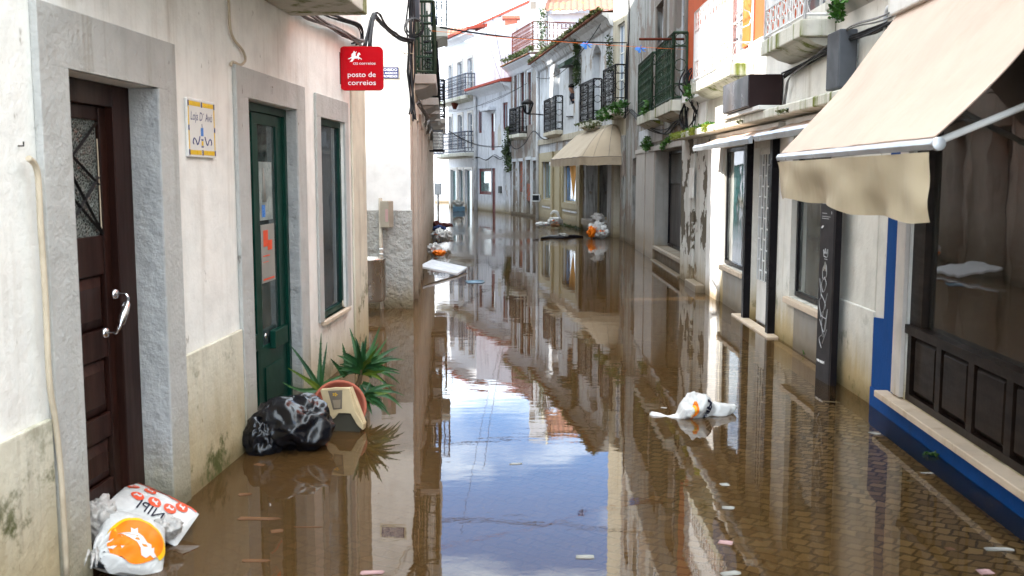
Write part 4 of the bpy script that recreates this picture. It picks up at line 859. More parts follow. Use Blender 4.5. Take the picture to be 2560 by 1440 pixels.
mk('cornice', MB().profile(FT, [(.002, 9.2), (.2, 9.4), (.3, 9.58), (.002, 9.58)], 0, LT), M['concrete'], T)
def onT(x, y, d=.04): s, z = FT.px(x, y, d); return FT.w(s, d, z)
cable('tangled black cables beside the green balcony of the decayed grey house', smooth_path([onT(1722, 170, .05), onT(1712, 200, .12), onT(1718, 240, .08), onT(1712, 290, .05), onT(1716, 330, .05)], 5), .012, M['cable_black'], n=7, spread=.09, name='cable_bundle')
cable('black cables crossing the decayed grey house below its balconies', smooth_path([onT(1712, 318, .06), onT(1690, 305, .06), onT(1660, 330, .05), onT(1620, 318, .05), onT(1598, 300, .05), onT(1575, 275, .05), onT(1562, 290, .05)], 6), .010, M['cable_black'], n=4, spread=.06, name='cable_bundle')
cable('vertical black cable beside the stained pilaster of the decayed grey house', smooth_path([onT(1572, 0, .05), onT(1573, 60, .05), onT(1571, 115, .05), onT(1569, 200, .05), onT(1568, 280, .05)], 4), .016, M['cable_black'])
# ================================================================== RIGHT, farther: yellow stucco strip, long white house with the canopy
FY = Fr((2.80, 24.8), (2.62, 26.4)); FU = Fr((2.62, 26.4), (1.0, 38.5)); FW = Fr((1.0, 38.5), (-.05, 42.9)); FV = Fr((-.08, 42.9), (-1.73, 47.83)); FV2 = Fr((-1.73, 47.83), (-3.3, 52.2))
def block(mb, F, z0, z1, back=6.0, s0=0.0, s1=None):
    """sides, back and roof behind a facade"""
    s1 = F.L if s1 is None else s1
    p = [F.w(s1, 0, 0), F.w(s1, -back, 0), F.w(s0, -back, 0), F.w(s0, 0, 0)]
    return shell(mb, [(q.x, q.y) for q in p], z0, z1)
Y = thing('yellow_stucco_house', 'narrow tall house with stained yellow stucco and rusty balcony above the beige canopy', 'building', FY.w(.8, 0, 0))
m = MB().wall(FY, 0, FY.L, -.6, 9.6, [(.25, 1.05, 3.3, 5.4, .15), (.35, 1.3, -.6, 2.0, .3)]); block(m, FY, -.6, 9.6, 5); mk('wall', m, M['stucco_yellow'], Y)
window(FY, Y, .25, 1.05, 3.3, 5.4, .1, M['white_iron'], pane('sky_pane', (.18, .24, .32)), 2, 3); mk('door', MB().box(FY, .35, 1.3, -.3, -.28, -.6, 2.0), M['dark_wood'], Y)
balcony(FY, Y, -.02, 1.5, 3.12, .3, 1.05, M['mossy_concrete'], M['black_iron'], 'dense', .14, rt=.011)
mk('column', MB().box(FY, -.02, .3, .002, .06, -.6, 2.6), M['plaster_decay'], Y, bevel=.01)
Uh = thing('long_white_house', 'long two storey stained white house with mossy tiled eave and three beige shop windows', 'building', FU.w(5, 0, 0)); LU = FU.L
UG = [(.5, 3.3, .35, 2.0, .45), (4.45, 6.75, .75, 2.05, .12), (9.0, 10.9, .75, 2.15, .12)]
UU = [(1.35, 2.5, 3.2, 5.25, .22), (5.1, 6.0, 3.85, 5.2, .25), (7.55, 8.9, 3.2, 5.4, .22), (10.6, 11.3, 3.6, 5.2, .1)]
m = MB().wall(FU, 0, LU, -.6, 5.75, UG+UU[:3]); block(m, FU, -.6, 5.75, 5); mk('wall', m, M['plaster_old'], Uh)
mk('rendered_base', MB().wall(FU, 3.55, LU, -.6, 2.45, [(4.45, 6.75, .75, 2.05, .02), (9.0, 10.9, .75, 2.15, .02)], d=.03), M['beige_paint'], Uh)
mk('band', MB().box(FU, 0, LU, .001, .06, 2.75, 2.95), M['stucco_yellow'], Uh, bevel=.006)
for a, b, c, e, g in ((4.45, 6.75, .75, 2.05, 'p'), (9.0, 10.9, .75, 2.15, 'q')):
    mk('display_surround', ringmb(FU, a-.18, b+.18, c-.2, e+.15, .18, .032, .07), M['beige_paint'], Uh, bevel=.006)
    w = mk('window', ringmb(FU, a, b, c, e, .05, -.1, -.05), M['beige_paint'], Uh)
    mk('pane', MB().box(FU, a+.05, b-.05, -.08, -.075, c+.05, e-.05), pane('shop_pane_'+g, (.07, .11, .12) if g == 'q' else (.04, .12, .26)), w)
    for k in range(2): mk('panel', MB().box(FU, a+.05, b-.05, .032, .045, c-.55-.3*k, c-.40-.3*k), M['beige_paint'], Uh, bevel=.005)
    mk('panel_trim', MB().box(FU, a, b, .032, .06, c-.30, c-.25), M['pvc'], Uh)
ps = mk('poster', MB().prism(FU, [(5.0, 2.0), (6.2, 2.0), (5.5, .85)], -.072, -.069), M['interior_orange'], Uh)
for s_, zc, r_ in ((7.2, 1.1, 0), (3.85, 1.0, 0), (8.7, 1.1, 0)): mk('pilaster', MB().box(FU, s_-.16, s_+.16, .031, .11, -.6, 2.45), M['beige_paint'], Uh, bevel=.01)
# the open corner shop: sill, display inside
rm2 = MB().box(FU, .45, 3.35, -2.2, -2.1, -.3, 2.1).box(FU, .45, 3.35, -2.1, -.46, -.35, -.3).box(FU, .45, 3.35, -2.1, -.46, 2.05, 2.12); mk('interior', rm2, M['interior_orange'], Uh)
mk('sill', MB().box(FU, .45, 3.35, -.45, .12, .18, .34), M['marble'], Uh, bevel=.01)
w = window(FU, Uh, .5, 3.3, .36, 2.0, .4, M['beige_paint'], clearglass('corner_shop_glass', (.7, .8, .8), .15), 2, 1, fw=.07)
mk('display_board', MB().box(FU, 1.6, 2.6, -1.2, -1.15, .9, 1.8), M['interior_light'], Uh); mk('mannequin_stand', MB().lathe(FU.w(1.2, -.9, 0), [(.0, .6), (.10, .6), (.13, .9), (.16, 1.2), (.12, 1.45), (.05, 1.5), (.0, 1.52)], 12), M['interior_light'], Uh)
archm = M['plaster_farwhite']
for a, b, c, e in ((1.35, 2.5, 3.2, 5.25), (7.55, 8.9, 3.2, 5.4)):
    mk('blocked_door', MB().box(FU, a, b, -.215, -.20, c, e), archm, Uh)
    n_ = 12; arc = [(a-.005, e+.005)]+[(a+(b-a)*k/n_, e-.02-.28*(1-math.sin(math.pi*k/n_))) for k in range(n_+1)]+[(b+.005, e+.005)]
    mk('arch', MB().prism(FU, arc, -.19, .012), M['plaster_old'], Uh)
w = window(FU, Uh, 5.1, 6.0, 3.85, 5.2, .24, M['dark_wood'], M['interior_dark'], 1, 1, fw=.04, mid=None)
for o in list(w.children): bpy.data.objects.remove(o)
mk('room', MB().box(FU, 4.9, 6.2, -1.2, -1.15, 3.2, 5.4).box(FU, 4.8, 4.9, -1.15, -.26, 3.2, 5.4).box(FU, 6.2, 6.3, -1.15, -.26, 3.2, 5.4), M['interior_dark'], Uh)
mk('blind_box', MB().profile(FU, [(.002, 5.05), (.34, 5.0), (.34, 5.12), (.002, 5.32)], 4.98, 6.12), M['green_iron'], Uh)
balcony(FU, Uh, 1.15, 3.05, 2.98, .27, 1.12, M['mossy_concrete'], M['black_iron'], 'dense', .13, rt=.013); balcony(FU, Uh, 7.0, 9.4, 2.98, .27, 1.12, M['stucco_yellow'], M['black_iron'], 'dense', .13, rt=.013)
mk('flagpole_socket', MB().tube([FU.w(5.2, .02, 3.45), FU.w(6.2, .04, 3.5)], .02, 5), M['black_iron'], Uh)
mk('cornice', MB().profile(FU, [(.002, 5.45), (.08, 5.5), (.16, 5.66), (.30, 5.74), (.30, 5.80), (.002, 5.80)], -.02, LU), M['plaster_old'], Uh)
def tiles(F, s0, s1, zl, d1, d0, rise, th=.03, pitch=.22, amp=.035):
    n = int((s1-s0)/pitch*6)
    def fn(u, v, o=0): s = s0+(s1-s0)*u; return F.w(s, d1+(d0-d1)*v, zl+rise*v+amp*abs(math.sin(math.pi*s/pitch))-o+.012*math.sin(v*40))
    m = MB().grid(lambda u, v: fn(u, v), n, 6, smooth=False); m.grid(lambda u, v: fn(u, v, th), n, 6, smooth=False)
    for k in range(n):
        a, b = k/n, (k+1)/n; m.quad(fn(a, 0), fn(b, 0), fn(b, 0, th), fn(a, 0, th))
    return m
rf = mk('roof', tiles(FU, -.02, LU+.1, 5.81, .40, -5, .55), M['roof_tile'], Uh, fix=False)
rnd = random.Random(5)
def fuzz(pts, r, size, n, mat, name, parent=None, label=None, cat='plant', loc=None, up=.5, group=None, kind=None):
    """many small leaf blades scattered round the given points"""
    m = MB()
    for k in range(n):
        c = Vector(rnd.choice(pts)); rr = r if not isinstance(r, tuple) else r
        v = Vector((rnd.gauss(0, 1), rnd.gauss(0, 1), rnd.gauss(0, 1))).normalized()*(rnd.random()**.5)
        p = c+(Vector((v.x*rr[0], v.y*rr[1], v.z*rr[2])) if isinstance(rr, tuple) else v*rr)
        a = Vector((rnd.uniform(-1, 1), rnd.uniform(-1, 1), rnd.uniform(-.4, 1)*up+.1)).normalized(); b = a.cross(Vector((rnd.uniform(-1, 1), rnd.uniform(-1, 1), rnd.uniform(-1, 1)))).normalized()
        l = size*rnd.uniform(.6, 1.4); w_ = l*.32
        m.quad(p, p+a*l*.5+b*w_, p+a*l, p+a*l*.5-b*w_)
    o = mk(name, m, mat, parent, loc=loc or pts[0], fix=False)
    if label: tag(o, label, cat, group)
    return o
fuzz([FU.w(k*.12, .38-.02*(k % 3), 5.86) for k in range(int(LU/.12))], (.05, .05, .05), .10, 2600, M['moss'], 'roof_moss', rf)
mk('drainpipe', MB().tube([FU.w(11.9, .07, 5.6), FU.w(11.9, .07, -.2)], .06, 8), M['pvc'], Uh)
# canopy: pitched front with rounded near end
cn = thing('shop_canopy', 'dirty beige fabric canopy with a rounded near end over the far corner shop', 'awning', FU.w(1.5, .4, 2))
FC = Fr((2.78, 24.95), (2.12, 30.3)); LC = FC.L; RD = .95
def can(u, v):
    """u along the outline from the far end to the wall at the near end, v from top to bottom edge"""
    tot = (LC-RD)+RD*math.pi/2; q = u*tot
    if q < LC-RD: s, d, top = LC-q, RD, (LC-q, 0)
    else:
        th = (q-(LC-RD))/RD; s = RD-RD*math.sin(th); d = RD*math.cos(th); top = (RD, 0)
    w_ = math.sin(v*math.pi/2)**.8 if False else v**.85
    ss = top[0]+(s-top[0])*w_; ds = d*w_; e_ = min(1, max(0, (q-(LC-RD)+.5)/1.2)); z = 2.9-.82*(v**(1.05+.6*e_))+.08*math.sin(math.pi*v)*e_+.008*math.sin(q*7)*v-.02*math.sin(math.pi*v)*(1-e_)
    return FC.w(ss, ds+.02, z)
def canv(u, v):
    p = can(u, 1); return p+Vector((0, 0, -.21*v))+FC.n*(.012*math.sin(u*60)*v)
mk('fabric', MB().grid(can, 60, 12), M['cloth_dome'], cn, fix=False); mk('valance', MB().grid(canv, 90, 3), M['cloth_dome'], cn, fix=False)
sm_ = MB()
for u in (.80, .87, .94): sm_.tube([can(u, k/12)+Vector((0, 0, .004)) for k in range(13)], .006, 4)
sm_.tube([can(k/60, 1)+Vector((0, 0, .004)) for k in range(61)], .008, 4); mk('frame', sm_, M['dark_stone'], cn)
# ---- ruined house
Wh = thing('ruined_house', 'ruined grey house with bricked up doors, ivy and a railed roof terrace in the distance', 'building', FW.w(2, 0, 0)); LW = FW.L
m = MB().wall(FW, 0, LW, -.6, 6.1, [(.13, .75, .1, 2.2, .2), (1.05, 1.8, .1, 2.24, .2), (2.28, 3.03, .1, 2.2, .2), (3.5, 4.1, .1, 2.2, .2), (1.0, 1.6, 3.6, 5.65, .12), (2.1, 2.8, 3.4, 5.75, .12), (3.35, 3.9, 3.4, 5.8, .12)]); block(m, FW, -.6, 6.1, 5); mk('wall', m, M['plaster_decay'], Wh)
for a, b in ((.13, .75), (1.05, 1.8), (2.28, 3.03), (3.5, 4.1)): surround(FW, Wh, a, b, .1, 2.2+(.04 if a == 1.05 else 0), .12, M['plaster_old'], .04)
mk('brick_infill', MB().box(FW, 2.28, 3.03, -.19, -.04, .95, 2.2), M['brickwork'], Wh); mk('concrete_infill', MB().box(FW, 2.28, 3.03, -.19, -.09, .1, .949), M['concrete'], Wh)
mk('brick_infill', MB().box(FW, 1.05, 1.8, -.19, -.03, .6, 1.3), M['brickwork'], Wh); mk('concrete_infill', MB().box(FW, 1.05, 1.8, -.19, -.15, .1, .599).box(FW, 1.05, 1.8, -.19, -.15, 1.301, 2.24), M['plaster_old'], Wh)
mk('concrete_infill', MB().box(FW, 3.5, 4.1, -.19, -.15, .1, 2.2), M['concrete'], Wh); mk('door', MB().box(FW, .13, .75, -.19, -.15, .1, 2.2), M['interior_dark'], Wh)
for a, b, c, e in ((1.0, 1.6, 3.6, 5.65), (2.1, 2.8, 3.4, 5.75), (3.35, 3.9, 3.4, 5.8)): window(FW, Wh, a, b, c, e, .1, M['wine_wood'], pane('ruin_pane', (.04, .05, .06)), 1, 3); surround(FW, Wh, a, b, c, e, .1, M['plaster_old'], .03)
balcony(FW, Wh, 1.7, 3.5, 3.15, .33, 1.05, M['mossy_concrete'], M['black_iron'], 'dense', .14, rt=.015)
mk('cornice', MB().profile(FW, [(.002, 5.75), (.06, 5.8), (.14, 5.95), (.28, 6.06), (.36, 6.12), (.36, 6.18), (.002, 6.18)], -.1, LW+.1), M['plaster_farwhite'], Wh)
mk('roof_edge', tiles(FW, -.1, LW+.1, 6.19, .45, -1.0, .10), M['roof_tile'], Wh, fix=False)
tr_ = MB(); rail_panel(tr_, FW.w(1.0, -.05, 6.45), FW.w(4.5, -.05, 6.45), 1.1, 'dense', .014); rail_panel(tr_, FW.w(1.0, -.05, 6.45), FW.w(1.0, -2.2, 6.45), 1.1, 'dense', .014); mk('terrace_railing', tr_, M['rust_iron'], Wh)
mk('terrace_parapet', MB().box(FW, .9, 4.6, -2.3, -.02, 6.11, 6.44), M['concrete'], Wh)
mk('antenna', MB().tube([FW.w(3.5, -1.5, 6.3), FW.w(3.5, -1.5, 9.6)], .02, 5).tube([FW.w(3.9, -1.5, 7.3), FW.w(2.9, -1.5, 7.3)], .015, 4).tube([FW.w(4.1, -1.5, 7.9), FW.w(2.8, -1.5, 7.9)], .015, 4), M['rust_iron'], Wh)
# ---- street lamp on its bracket
lamp = thing('wall_street_lamp', 'black wrought iron street lantern on a bracket in front of the ruined house', 'street lamp', FU.w(11.6, .5, 3.9))
lc = FU.w(11.5, .0, 0); ly = 34.6
lc = D(1319, 268, 37.0); zb, zt = D(1319, 283, 37.0).z, D(1319, 246, 37.0).z
hh = zt-zb
mk('bracket', MB().tube(smooth_path([FU.w(10.9, .02, zb-.05), Vector((lc.x+.25, lc.y, zb-.03)), Vector((lc.x, lc.y, zb-.03)), Vector((lc.x, lc.y, zb))]), .022, 6), M['black_iron'], lamp)
lf = MB()
for k in range(6):
    th = math.pi/3*k; c_, s_ = math.cos(th), math.sin(th); lf.tube([(lc.x+c_*.10, lc.y+s_*.10, zb), (lc.x+c_*.20, lc.y+s_*.20, zb+hh*.62)], .018, 4)
lf.lathe((lc.x, lc.y, 0), [(0, zb-.02), (.11, zb-.02), (.11, zb+.02), (0, zb+.02)], 6); lf.lathe((lc.x, lc.y, 0), [(.0, zb+hh*.6), (.23, zb+hh*.62), (.20, zb+hh*.78), (.10, zb+hh*.9), (.03, zb+hh*.94), (.0, zt)], 12); mk('frame', lf, M['black_iron'], lamp)
mk('glass', MB().lathe((lc.x, lc.y, 0), [(.09, zb+.02), (.185, zb+hh*.61)], 6), clearglass('lamp_glass', (.9, .9, .9), .1), lamp)
# ---- two storey house with wine red frames
V = thing('red_framed_house', 'two storey bluish white house with wine red frames and a red tiled eave', 'building', FV.w(2, 0, 0)); LV = FV.L
HV = [(.18, .96, .05, 1.91, .15), (2.1, 2.72, -.6, 1.95, .12), (2.72, 4.75, .75, 1.95, .12), (.23, .95, 3.6, 4.75, .1), (2.2, 2.75, 2.75, 4.4, .1), (4.08, 4.65, 3.6, 4.68, .1)]
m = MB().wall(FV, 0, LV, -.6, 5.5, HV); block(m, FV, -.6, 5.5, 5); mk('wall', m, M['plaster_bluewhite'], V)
mk('door', MB().box(FV, 2.1, 2.7, -.12, -.06, -.6, 1.95).box(FV, 2.16, 2.64, -.059, -.05, .9, 1.85), M['wine_wood'], V); window(FV, V, 2.72, 4.75, .75, 1.95, .1, M['wine_wood'], pane('green_pane', (.04, .10, .09)), 1, 1, fw=.14)
mk('door', MB().box(FV, .18, .96, -.15, -.1, .05, 1.91), M['plaster_old'], V)
for a, b, c, e in ((.23, .95, 3.6, 4.75), (4.08, 4.65, 3.6, 4.68)): window(FV, V, a, b, c, e, .06, M['wine_wood'], pane('pale3', (.10, .12, .14)), 2, 1, fw=.1); surround(FV, V, a, b, c, e, .13, M['plaster_bluewhite'], .03, .25)
mk('door', MB().box(FV, 2.2, 2.75, -.09, -.04, 2.75, 3.58).box(FV, 2.2, 2.28, -.09, -.04, 3.585, 4.4).box(FV, 2.67, 2.75, -.09, -.04, 3.585, 4.4), M['wine_wood'], V); mk('pane', MB().box(FV, 2.28, 2.67, -.08, -.07, 3.585, 4.4), pane('pale4', (.05, .06, .07)), V)
mk('door_hood', MB().box(FV, 2.0, 3.4, .001, .35, 4.5, 4.66), M['plaster_bluewhite'], V, bevel=.03)
mk('eave', MB().profile(FV, [(.002, 5.25), (.12, 5.35), (.45, 5.50), (.45, 5.56), (.002, 5.56)], -.1, LV), M['plaster_farwhite'], V)
mk('roof', MB().profile(FV, [(.55, 5.565), (.55, 5.66), (-5, 6.7), (-5, 5.565)], -.15, LV), M['red_roof'], V)
mk('drainpipe', MB().tube([FV.w(4.95, .1, 5.4), FV.w(4.9, .1, 4.9), FV.w(4.95, .08, -.3)], .09, 8), M['pvc'], V)
mk('stained_patch', MB().prism(FV, [(1.2, 3.0), (1.7, 2.9), (1.75, 3.6), (1.45, 3.9), (1.25, 3.5)], .001, .006), M['concrete'], V)
mk('wall_box', MB().box(FV, 1.15, 1.5, .002, .06, .85, 1.15), M['black_iron'], V)
# ---- three storey house
V3 = thing('three_storey_house', 'tall white house with three floors and two dotted iron balconies at the street bend', 'building', FV2.w(2, 0, 0)); L3 = FV2.L
cl = [(.45, 1.15), (2.1, 2.85), (3.9, 4.45)]
H3 = [(a, b, 5.55, 7.2, .15) for a, b in cl]+[(a, b, 2.95, 4.62, .15) for a, b in cl]+[(.55, 1.72, -.6, 1.92, .15), (2.05, 2.8, -.6, 1.92, .15), (3.15, 4.2, -.6, 1.92, .15)]
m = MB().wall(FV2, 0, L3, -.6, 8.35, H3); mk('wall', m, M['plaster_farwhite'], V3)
cA, cB = FV2.w(0, 0, 0), FV2.w(L3, 0, 0); bk = FV2.w(0, -11, 0); bk2 = FV2.w(L3, -11, 0)
m = MB(); m.quad((cA.x, cA.y, -.6), (bk.x, bk.y, -.6), (bk.x, bk.y, 10.9), (cA.x, cA.y, 8.35)); m.quad((bk.x, bk.y, -.6), (bk2.x, bk2.y, -.6), (bk2.x, bk2.y, 10.9), (bk.x, bk.y, 10.9)); m.quad((cB.x, cB.y, -.6), (bk2.x, bk2.y, -.6), (bk2.x, bk2.y, 10.9), (cB.x, cB.y, 8.35)); m.quad((cA.x, cA.y, 8.35), (bk.x, bk.y, 10.9), (bk2.x, bk2.y, 10.9), (cB.x, cB.y, 8.35)); mk('gable_wall', m, M['plaster_bluewhite'], V3)
mk('eave', MB().profile(FV2, [(.002, 8.1), (.1, 8.2), (.3, 8.32), (.3, 8.42), (.002, 8.42)], 0, L3+.2), M['plaster_farwhite'], V3); mk('roof_edge', MB().profile(FV2, [(.42, 8.425), (.42, 8.55), (-.6, 8.75), (-.6, 8.6)], -.05, L3+.3), M['red_roof'], V3)
for a, b, c, e, dp in H3: 
    window(FV2, V3, a, b, c, e, .12, M['pvc'], pane('far_pane', (.06, .11, .11) if c < 0 else (.09, .11, .13)), 2 if c > 0 else 1, 3 if c > 0 else 1, fw=.06); surround(FV2, V3, a, b, c, e, .12, M['marble'], .03)
balcony(FV2, V3, -.0, 5.6, 5.25, .5, 1.0, M['mossy_concrete'], M['navy_iron'], 'dense', .16, rt=.012); balcony(FV2, V3, .0, 5.6, 2.55, .55, 1.0, M['mossy_concrete'], M['navy_iron'], 'dense', .16, rt=.012)
mk('corbel', MB().lathe(FV2.w(2.6, .25, 0), [(0, 4.9), (.08, 4.9), (.2, 5.2), (0, 5.2)], 8), M['rust_iron'], V3)
# ---- houses behind the roofs
Fz = Fr((-4, 58), (5, 58))
G2 = thing('mossy_gable_house', 'whitewashed gable with mossy sloping top edge rising behind the three storey house', 'building', (0, 58, 0))
mk('wall', MB().prism(Fz, [(.9, 0), (9, 0), (9, 13.2), (8.0, 12.7), (.9, 9.6)], -6, 0), plaster('gable_moss', (.72, .72, .72), dirt=(.12, .12, .10), amt=1.2, tide=0, flake=.42, fcol=(.2, .19, .16), seed=90), G2)
mk('verge', MB().prism(Fz, [(.7, 9.62), (.7, 9.52), (8.1, 12.72), (9.1, 13.2), (9.1, 13.35), (8.0, 12.86)], -6.2, .12), M['red_roof'], G2)
mk('chimney', MB().box(Fz, 3.6, 4.3, .3, .9, 9.9, 10.35).box(Fz, 3.45, 4.45, .2, 1.0, 10.352, 10.5), M['terracotta'], G2)
Fq = Fr((-3.9, 61), (-2.9, 61)); G3 = thing('distant_tiled_roof', 'small distant roof of orange tiles left of the mossy gable', 'building', (-3.4, 61, 0))
mk('wall', MB().box(Fq, -.8, 1.6, -4, 0, 0, 9.9), M['plaster_farwhite'], G3); mk('roof', tiles(Fq, -.9, 1.7, 9.92, .2, -3, .9, amp=.06), M['roof_tile'], G3, fix=False)
Ft = Fr((1.42, 40.3), (6.5, 40.0)); TH = thing('tiled_roof_house', 'sunlit white house under a roof of orange clay tiles above the mossy eave', 'building', (2, 40, 0))
mk('wall', MB().box(Ft, .0, Ft.L, -6, -.02, 0, 7.98), M['plaster_farwhite'], TH); mk('roof', tiles(Ft, -.1, Ft.L+.1, 8.02, .38, -9, 3.5, amp=.06, pitch=.24), M['roof_tile'], TH, fix=False)
mk('roof_verge', MB().profile(Ft, [(.30, 7.98), (.30, 8.2), (-9, 11.75), (-9, 11.5)], -.22, -.11), M['stucco_yellow'], TH)
Fs = Fr((.72, 41.2), (1.40, 41.15)); ST = thing('stair_tower', 'white stair wall left of the orange tiled roof, above the ruined house', 'building', (1, 41.2, 0))
mk('wall', MB().box(Fs, 0, Fs.L, -5, 0, 0, 9.5), M['plaster_farwhite'], ST); mk('window', MB().box(Fs, .02, .25, .001, .01, 8.3, 8.6), M['dark_stone'], ST)
mk('downpipe', MB().tube([Fs.w(.55, .08, 6.2), Fs.w(.55, .08, 8.2)], .05, 6), M['pvc'], ST); mk('chimney_pipe', MB().tube([Ft.w(.75, .1, 6.4), Ft.w(.75, .1, 7.2)], .07, 8), M['terracotta'], TH)
# distant end of the street
Fd = Fr((-9, 64), (-3.3, 64)); DS = thing('distant_shopfront', 'distant green shopfront glimpsed in the gap at the street bend', 'building', (-5, 64, 0))
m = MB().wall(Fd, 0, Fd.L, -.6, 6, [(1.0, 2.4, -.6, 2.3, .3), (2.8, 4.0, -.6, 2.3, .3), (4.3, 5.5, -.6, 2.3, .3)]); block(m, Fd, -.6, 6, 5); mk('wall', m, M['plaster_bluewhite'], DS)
for a, b in ((1.0, 2.4), (2.8, 4.0), (4.3, 5.5)): window(Fd, DS, a, b, -.6, 2.3, .2, M['green_iron'], pane('teal_pane', (.04, .12, .11)), 2, 2)
mk('column', MB().tube([Fd.w(4.15, .1, -.5), Fd.w(4.15, .1, 2.6)], .14, 10), M['pvc'], DS)
cbx = thing('street_cabinet', 'grey blue cabinet standing at the distant end of the left row', 'cabinet', (-3.6, 50, 0)); kk0, kk1 = D(1086, 487, 50), D(1103, 458, 50); Fk = Fr((kk0.x, 50), (kk1.x, 50))
mk('body', MB().box(Fk, 0, Fk.L, -.3, 0, kk0.z, kk1.z), M['pvc'], cbx, bevel=.02); mk('post', MB().tube([Fk.w(.17, -.15, -.3), Fk.w(.17, -.15, kk0.z)], .05, 6), M['steel'], cbx)
# unseen houses added at the side street and the bend to block the sun
for (nm, lb_, F, bkk, zz) in (('side_street_blocker', 'unseen white house added in the side street to block the sun', Fr((-13.2, 6.6), (-13.0, 16.0)), 5, 7.0), ('bend_shade_house', 'unseen white house added at the distant bend to cast shade', Fr((-3.9, 34.2), (-5.4, 51)), 5, 10.3)):
    o = thing(nm, lb_, 'building', F.w(3, 0, 0)); m = MB().wall(F, 0, F.L, -.6, zz, [(1.2, 2.2, -.6, 2.1, .2), (4, 5, .8, 2.1, .2), (1.2, 2.2, 3.2, 5.2, .2), (4, 5, 3.2, 5.2, .2)]); block(m, F, -.6, zz, bkk); mk('wall', m, M['plaster_farwhite'], o)
    for a, b, c, e in ((1.2, 2.2, -.6, 2.1), (4, 5, .8, 2.1), (1.2, 2.2, 3.2, 5.2), (4, 5, 3.2, 5.2)): window(F, o, a, b, c, e, .15, M['white_frame'], pane('hid_pane'), 2, 3)
# ---- wires across the street
BX = FB.w(1.2, .3, 3.55)
cable('thick black cable crossing the street from the corner building to the yellow stucco house', sag(FB.w(12.5, .3, 5.15), FT.w(8.6, .05, 4.78), .10, 16), .010, M['cable_black'], n=3, spread=.02)
cable('thin black cable crossing high over the street near the decayed grey house', sag(FB.w(5.5, .3, 4.65), FT.w(2.2, .1, 5.1), .12, 16), .007, M['cable_black'], n=2, spread=.02)
cable('orange string stretched across the street', sag(FB.w(1.0, .25, 3.45), FT.w(.0, .05, 3.55), .02, 8), .003, M['orange_ink'], name='string')
for k, (x, y, lb_) in enumerate(((1463, 144, 'left blue rag tied to the orange string'), (1596, 145, 'right blue rag tied to the orange string'))):
    A0_, B0_ = FB.w(1.0, .25, 3.45), FT.w(.0, .05, 3.55)
    best = min((A0_.lerp(B0_, t/100) for t in range(101)), key=lambda p: abs(1280+FPX*p.x/p.y-x)); best = best-Vector((0, 0, .02))
    m = MB()
    for q in range(5): a = q*1.3; m.quad(best, best+Vector((.06*math.cos(a), .02, .05*math.sin(a))), best+Vector((.10*math.cos(a+.4), .0, .05*math.sin(a+.4)-.03)), best+Vector((.04*math.cos(a+.7), -.02, .03*math.sin(a+.8)-.05)))
    tag(mk('blue_rag', m, M['sky_blue'], loc=best, fix=False), lb_, 'rag', 'blue rags on the string')
cable('black cable running under the eave of the long white house', sag(FU.w(-.1, .35, 5.5), FU.w(6.5, .2, 4.9), .12)+sag(FU.w(6.5, .2, 4.9), FU.w(11.9, .12, 5.3), .1)[1:], .012, M['cable_black'])
cable('pair of thin wires from the ruined house to the three storey house', sag(FW.w(1.5, .1, 5.2), FV2.w(5.5, .4, 5.0), .35, 14), .009, M['cable_black'], n=2, spread=.05)
cable('drooping wires between the red framed house and the left row', sag(FW.w(3.9, .2, 2.9), FB.w(20, .5, 3.0), .25, 14), .010, M['cable_black'], n=2, spread=.04)
cable('wires fixed along the red framed house above its ground floor', smooth_path([FV.w(-.2, .08, 2.6), FV.w(1, .1, 2.35), FV.w(2, .1, 2.5), FV.w(3.2, .1, 2.3), FV.w(4.4, .1, 2.45), FV.w(5.2, .1, 2.35)], 4), .014, M['cable_black'], n=3, spread=.05)
cable('thin wire slanting down from the sky to the red framed house', sag(Vector((-1.6, 30, 9.5)), FV.w(.3, .1, 5.2), .6, 14), .007, M['cable_black'])
cable('wires drooping along the ruined house front', smooth_path([FW.w(4.2, .15, 3.0), FW.w(3.0, .15, 2.7), FW.w(1.6, .15, 2.85), FW.w(.2, .15, 3.3), FU.w(10.8, .12, 3.0), FU.w(9.6, .1, 2.9), FU.w(7.5, .1, 3.05)], 4), .010, M['cable_black'], n=3, spread=.04)
cable('black cable drooping by the yellow stucco house window', smooth_path([FT.w(8.6, .05, 4.75), FT.w(8.5, .06, 4.4), FT.w(8.55, .06, 3.6), FT.w(8.5, .06, 3.0)], 4), .015, M['cable_black'], n=2, spread=.02)
cable('antenna wire hanging above the street in front of the sky', sag(Vector((-1.2, 40, 10.5)), Vector((-.4, 47, 6.5)), .3, 10), .010, M['cable_black'])
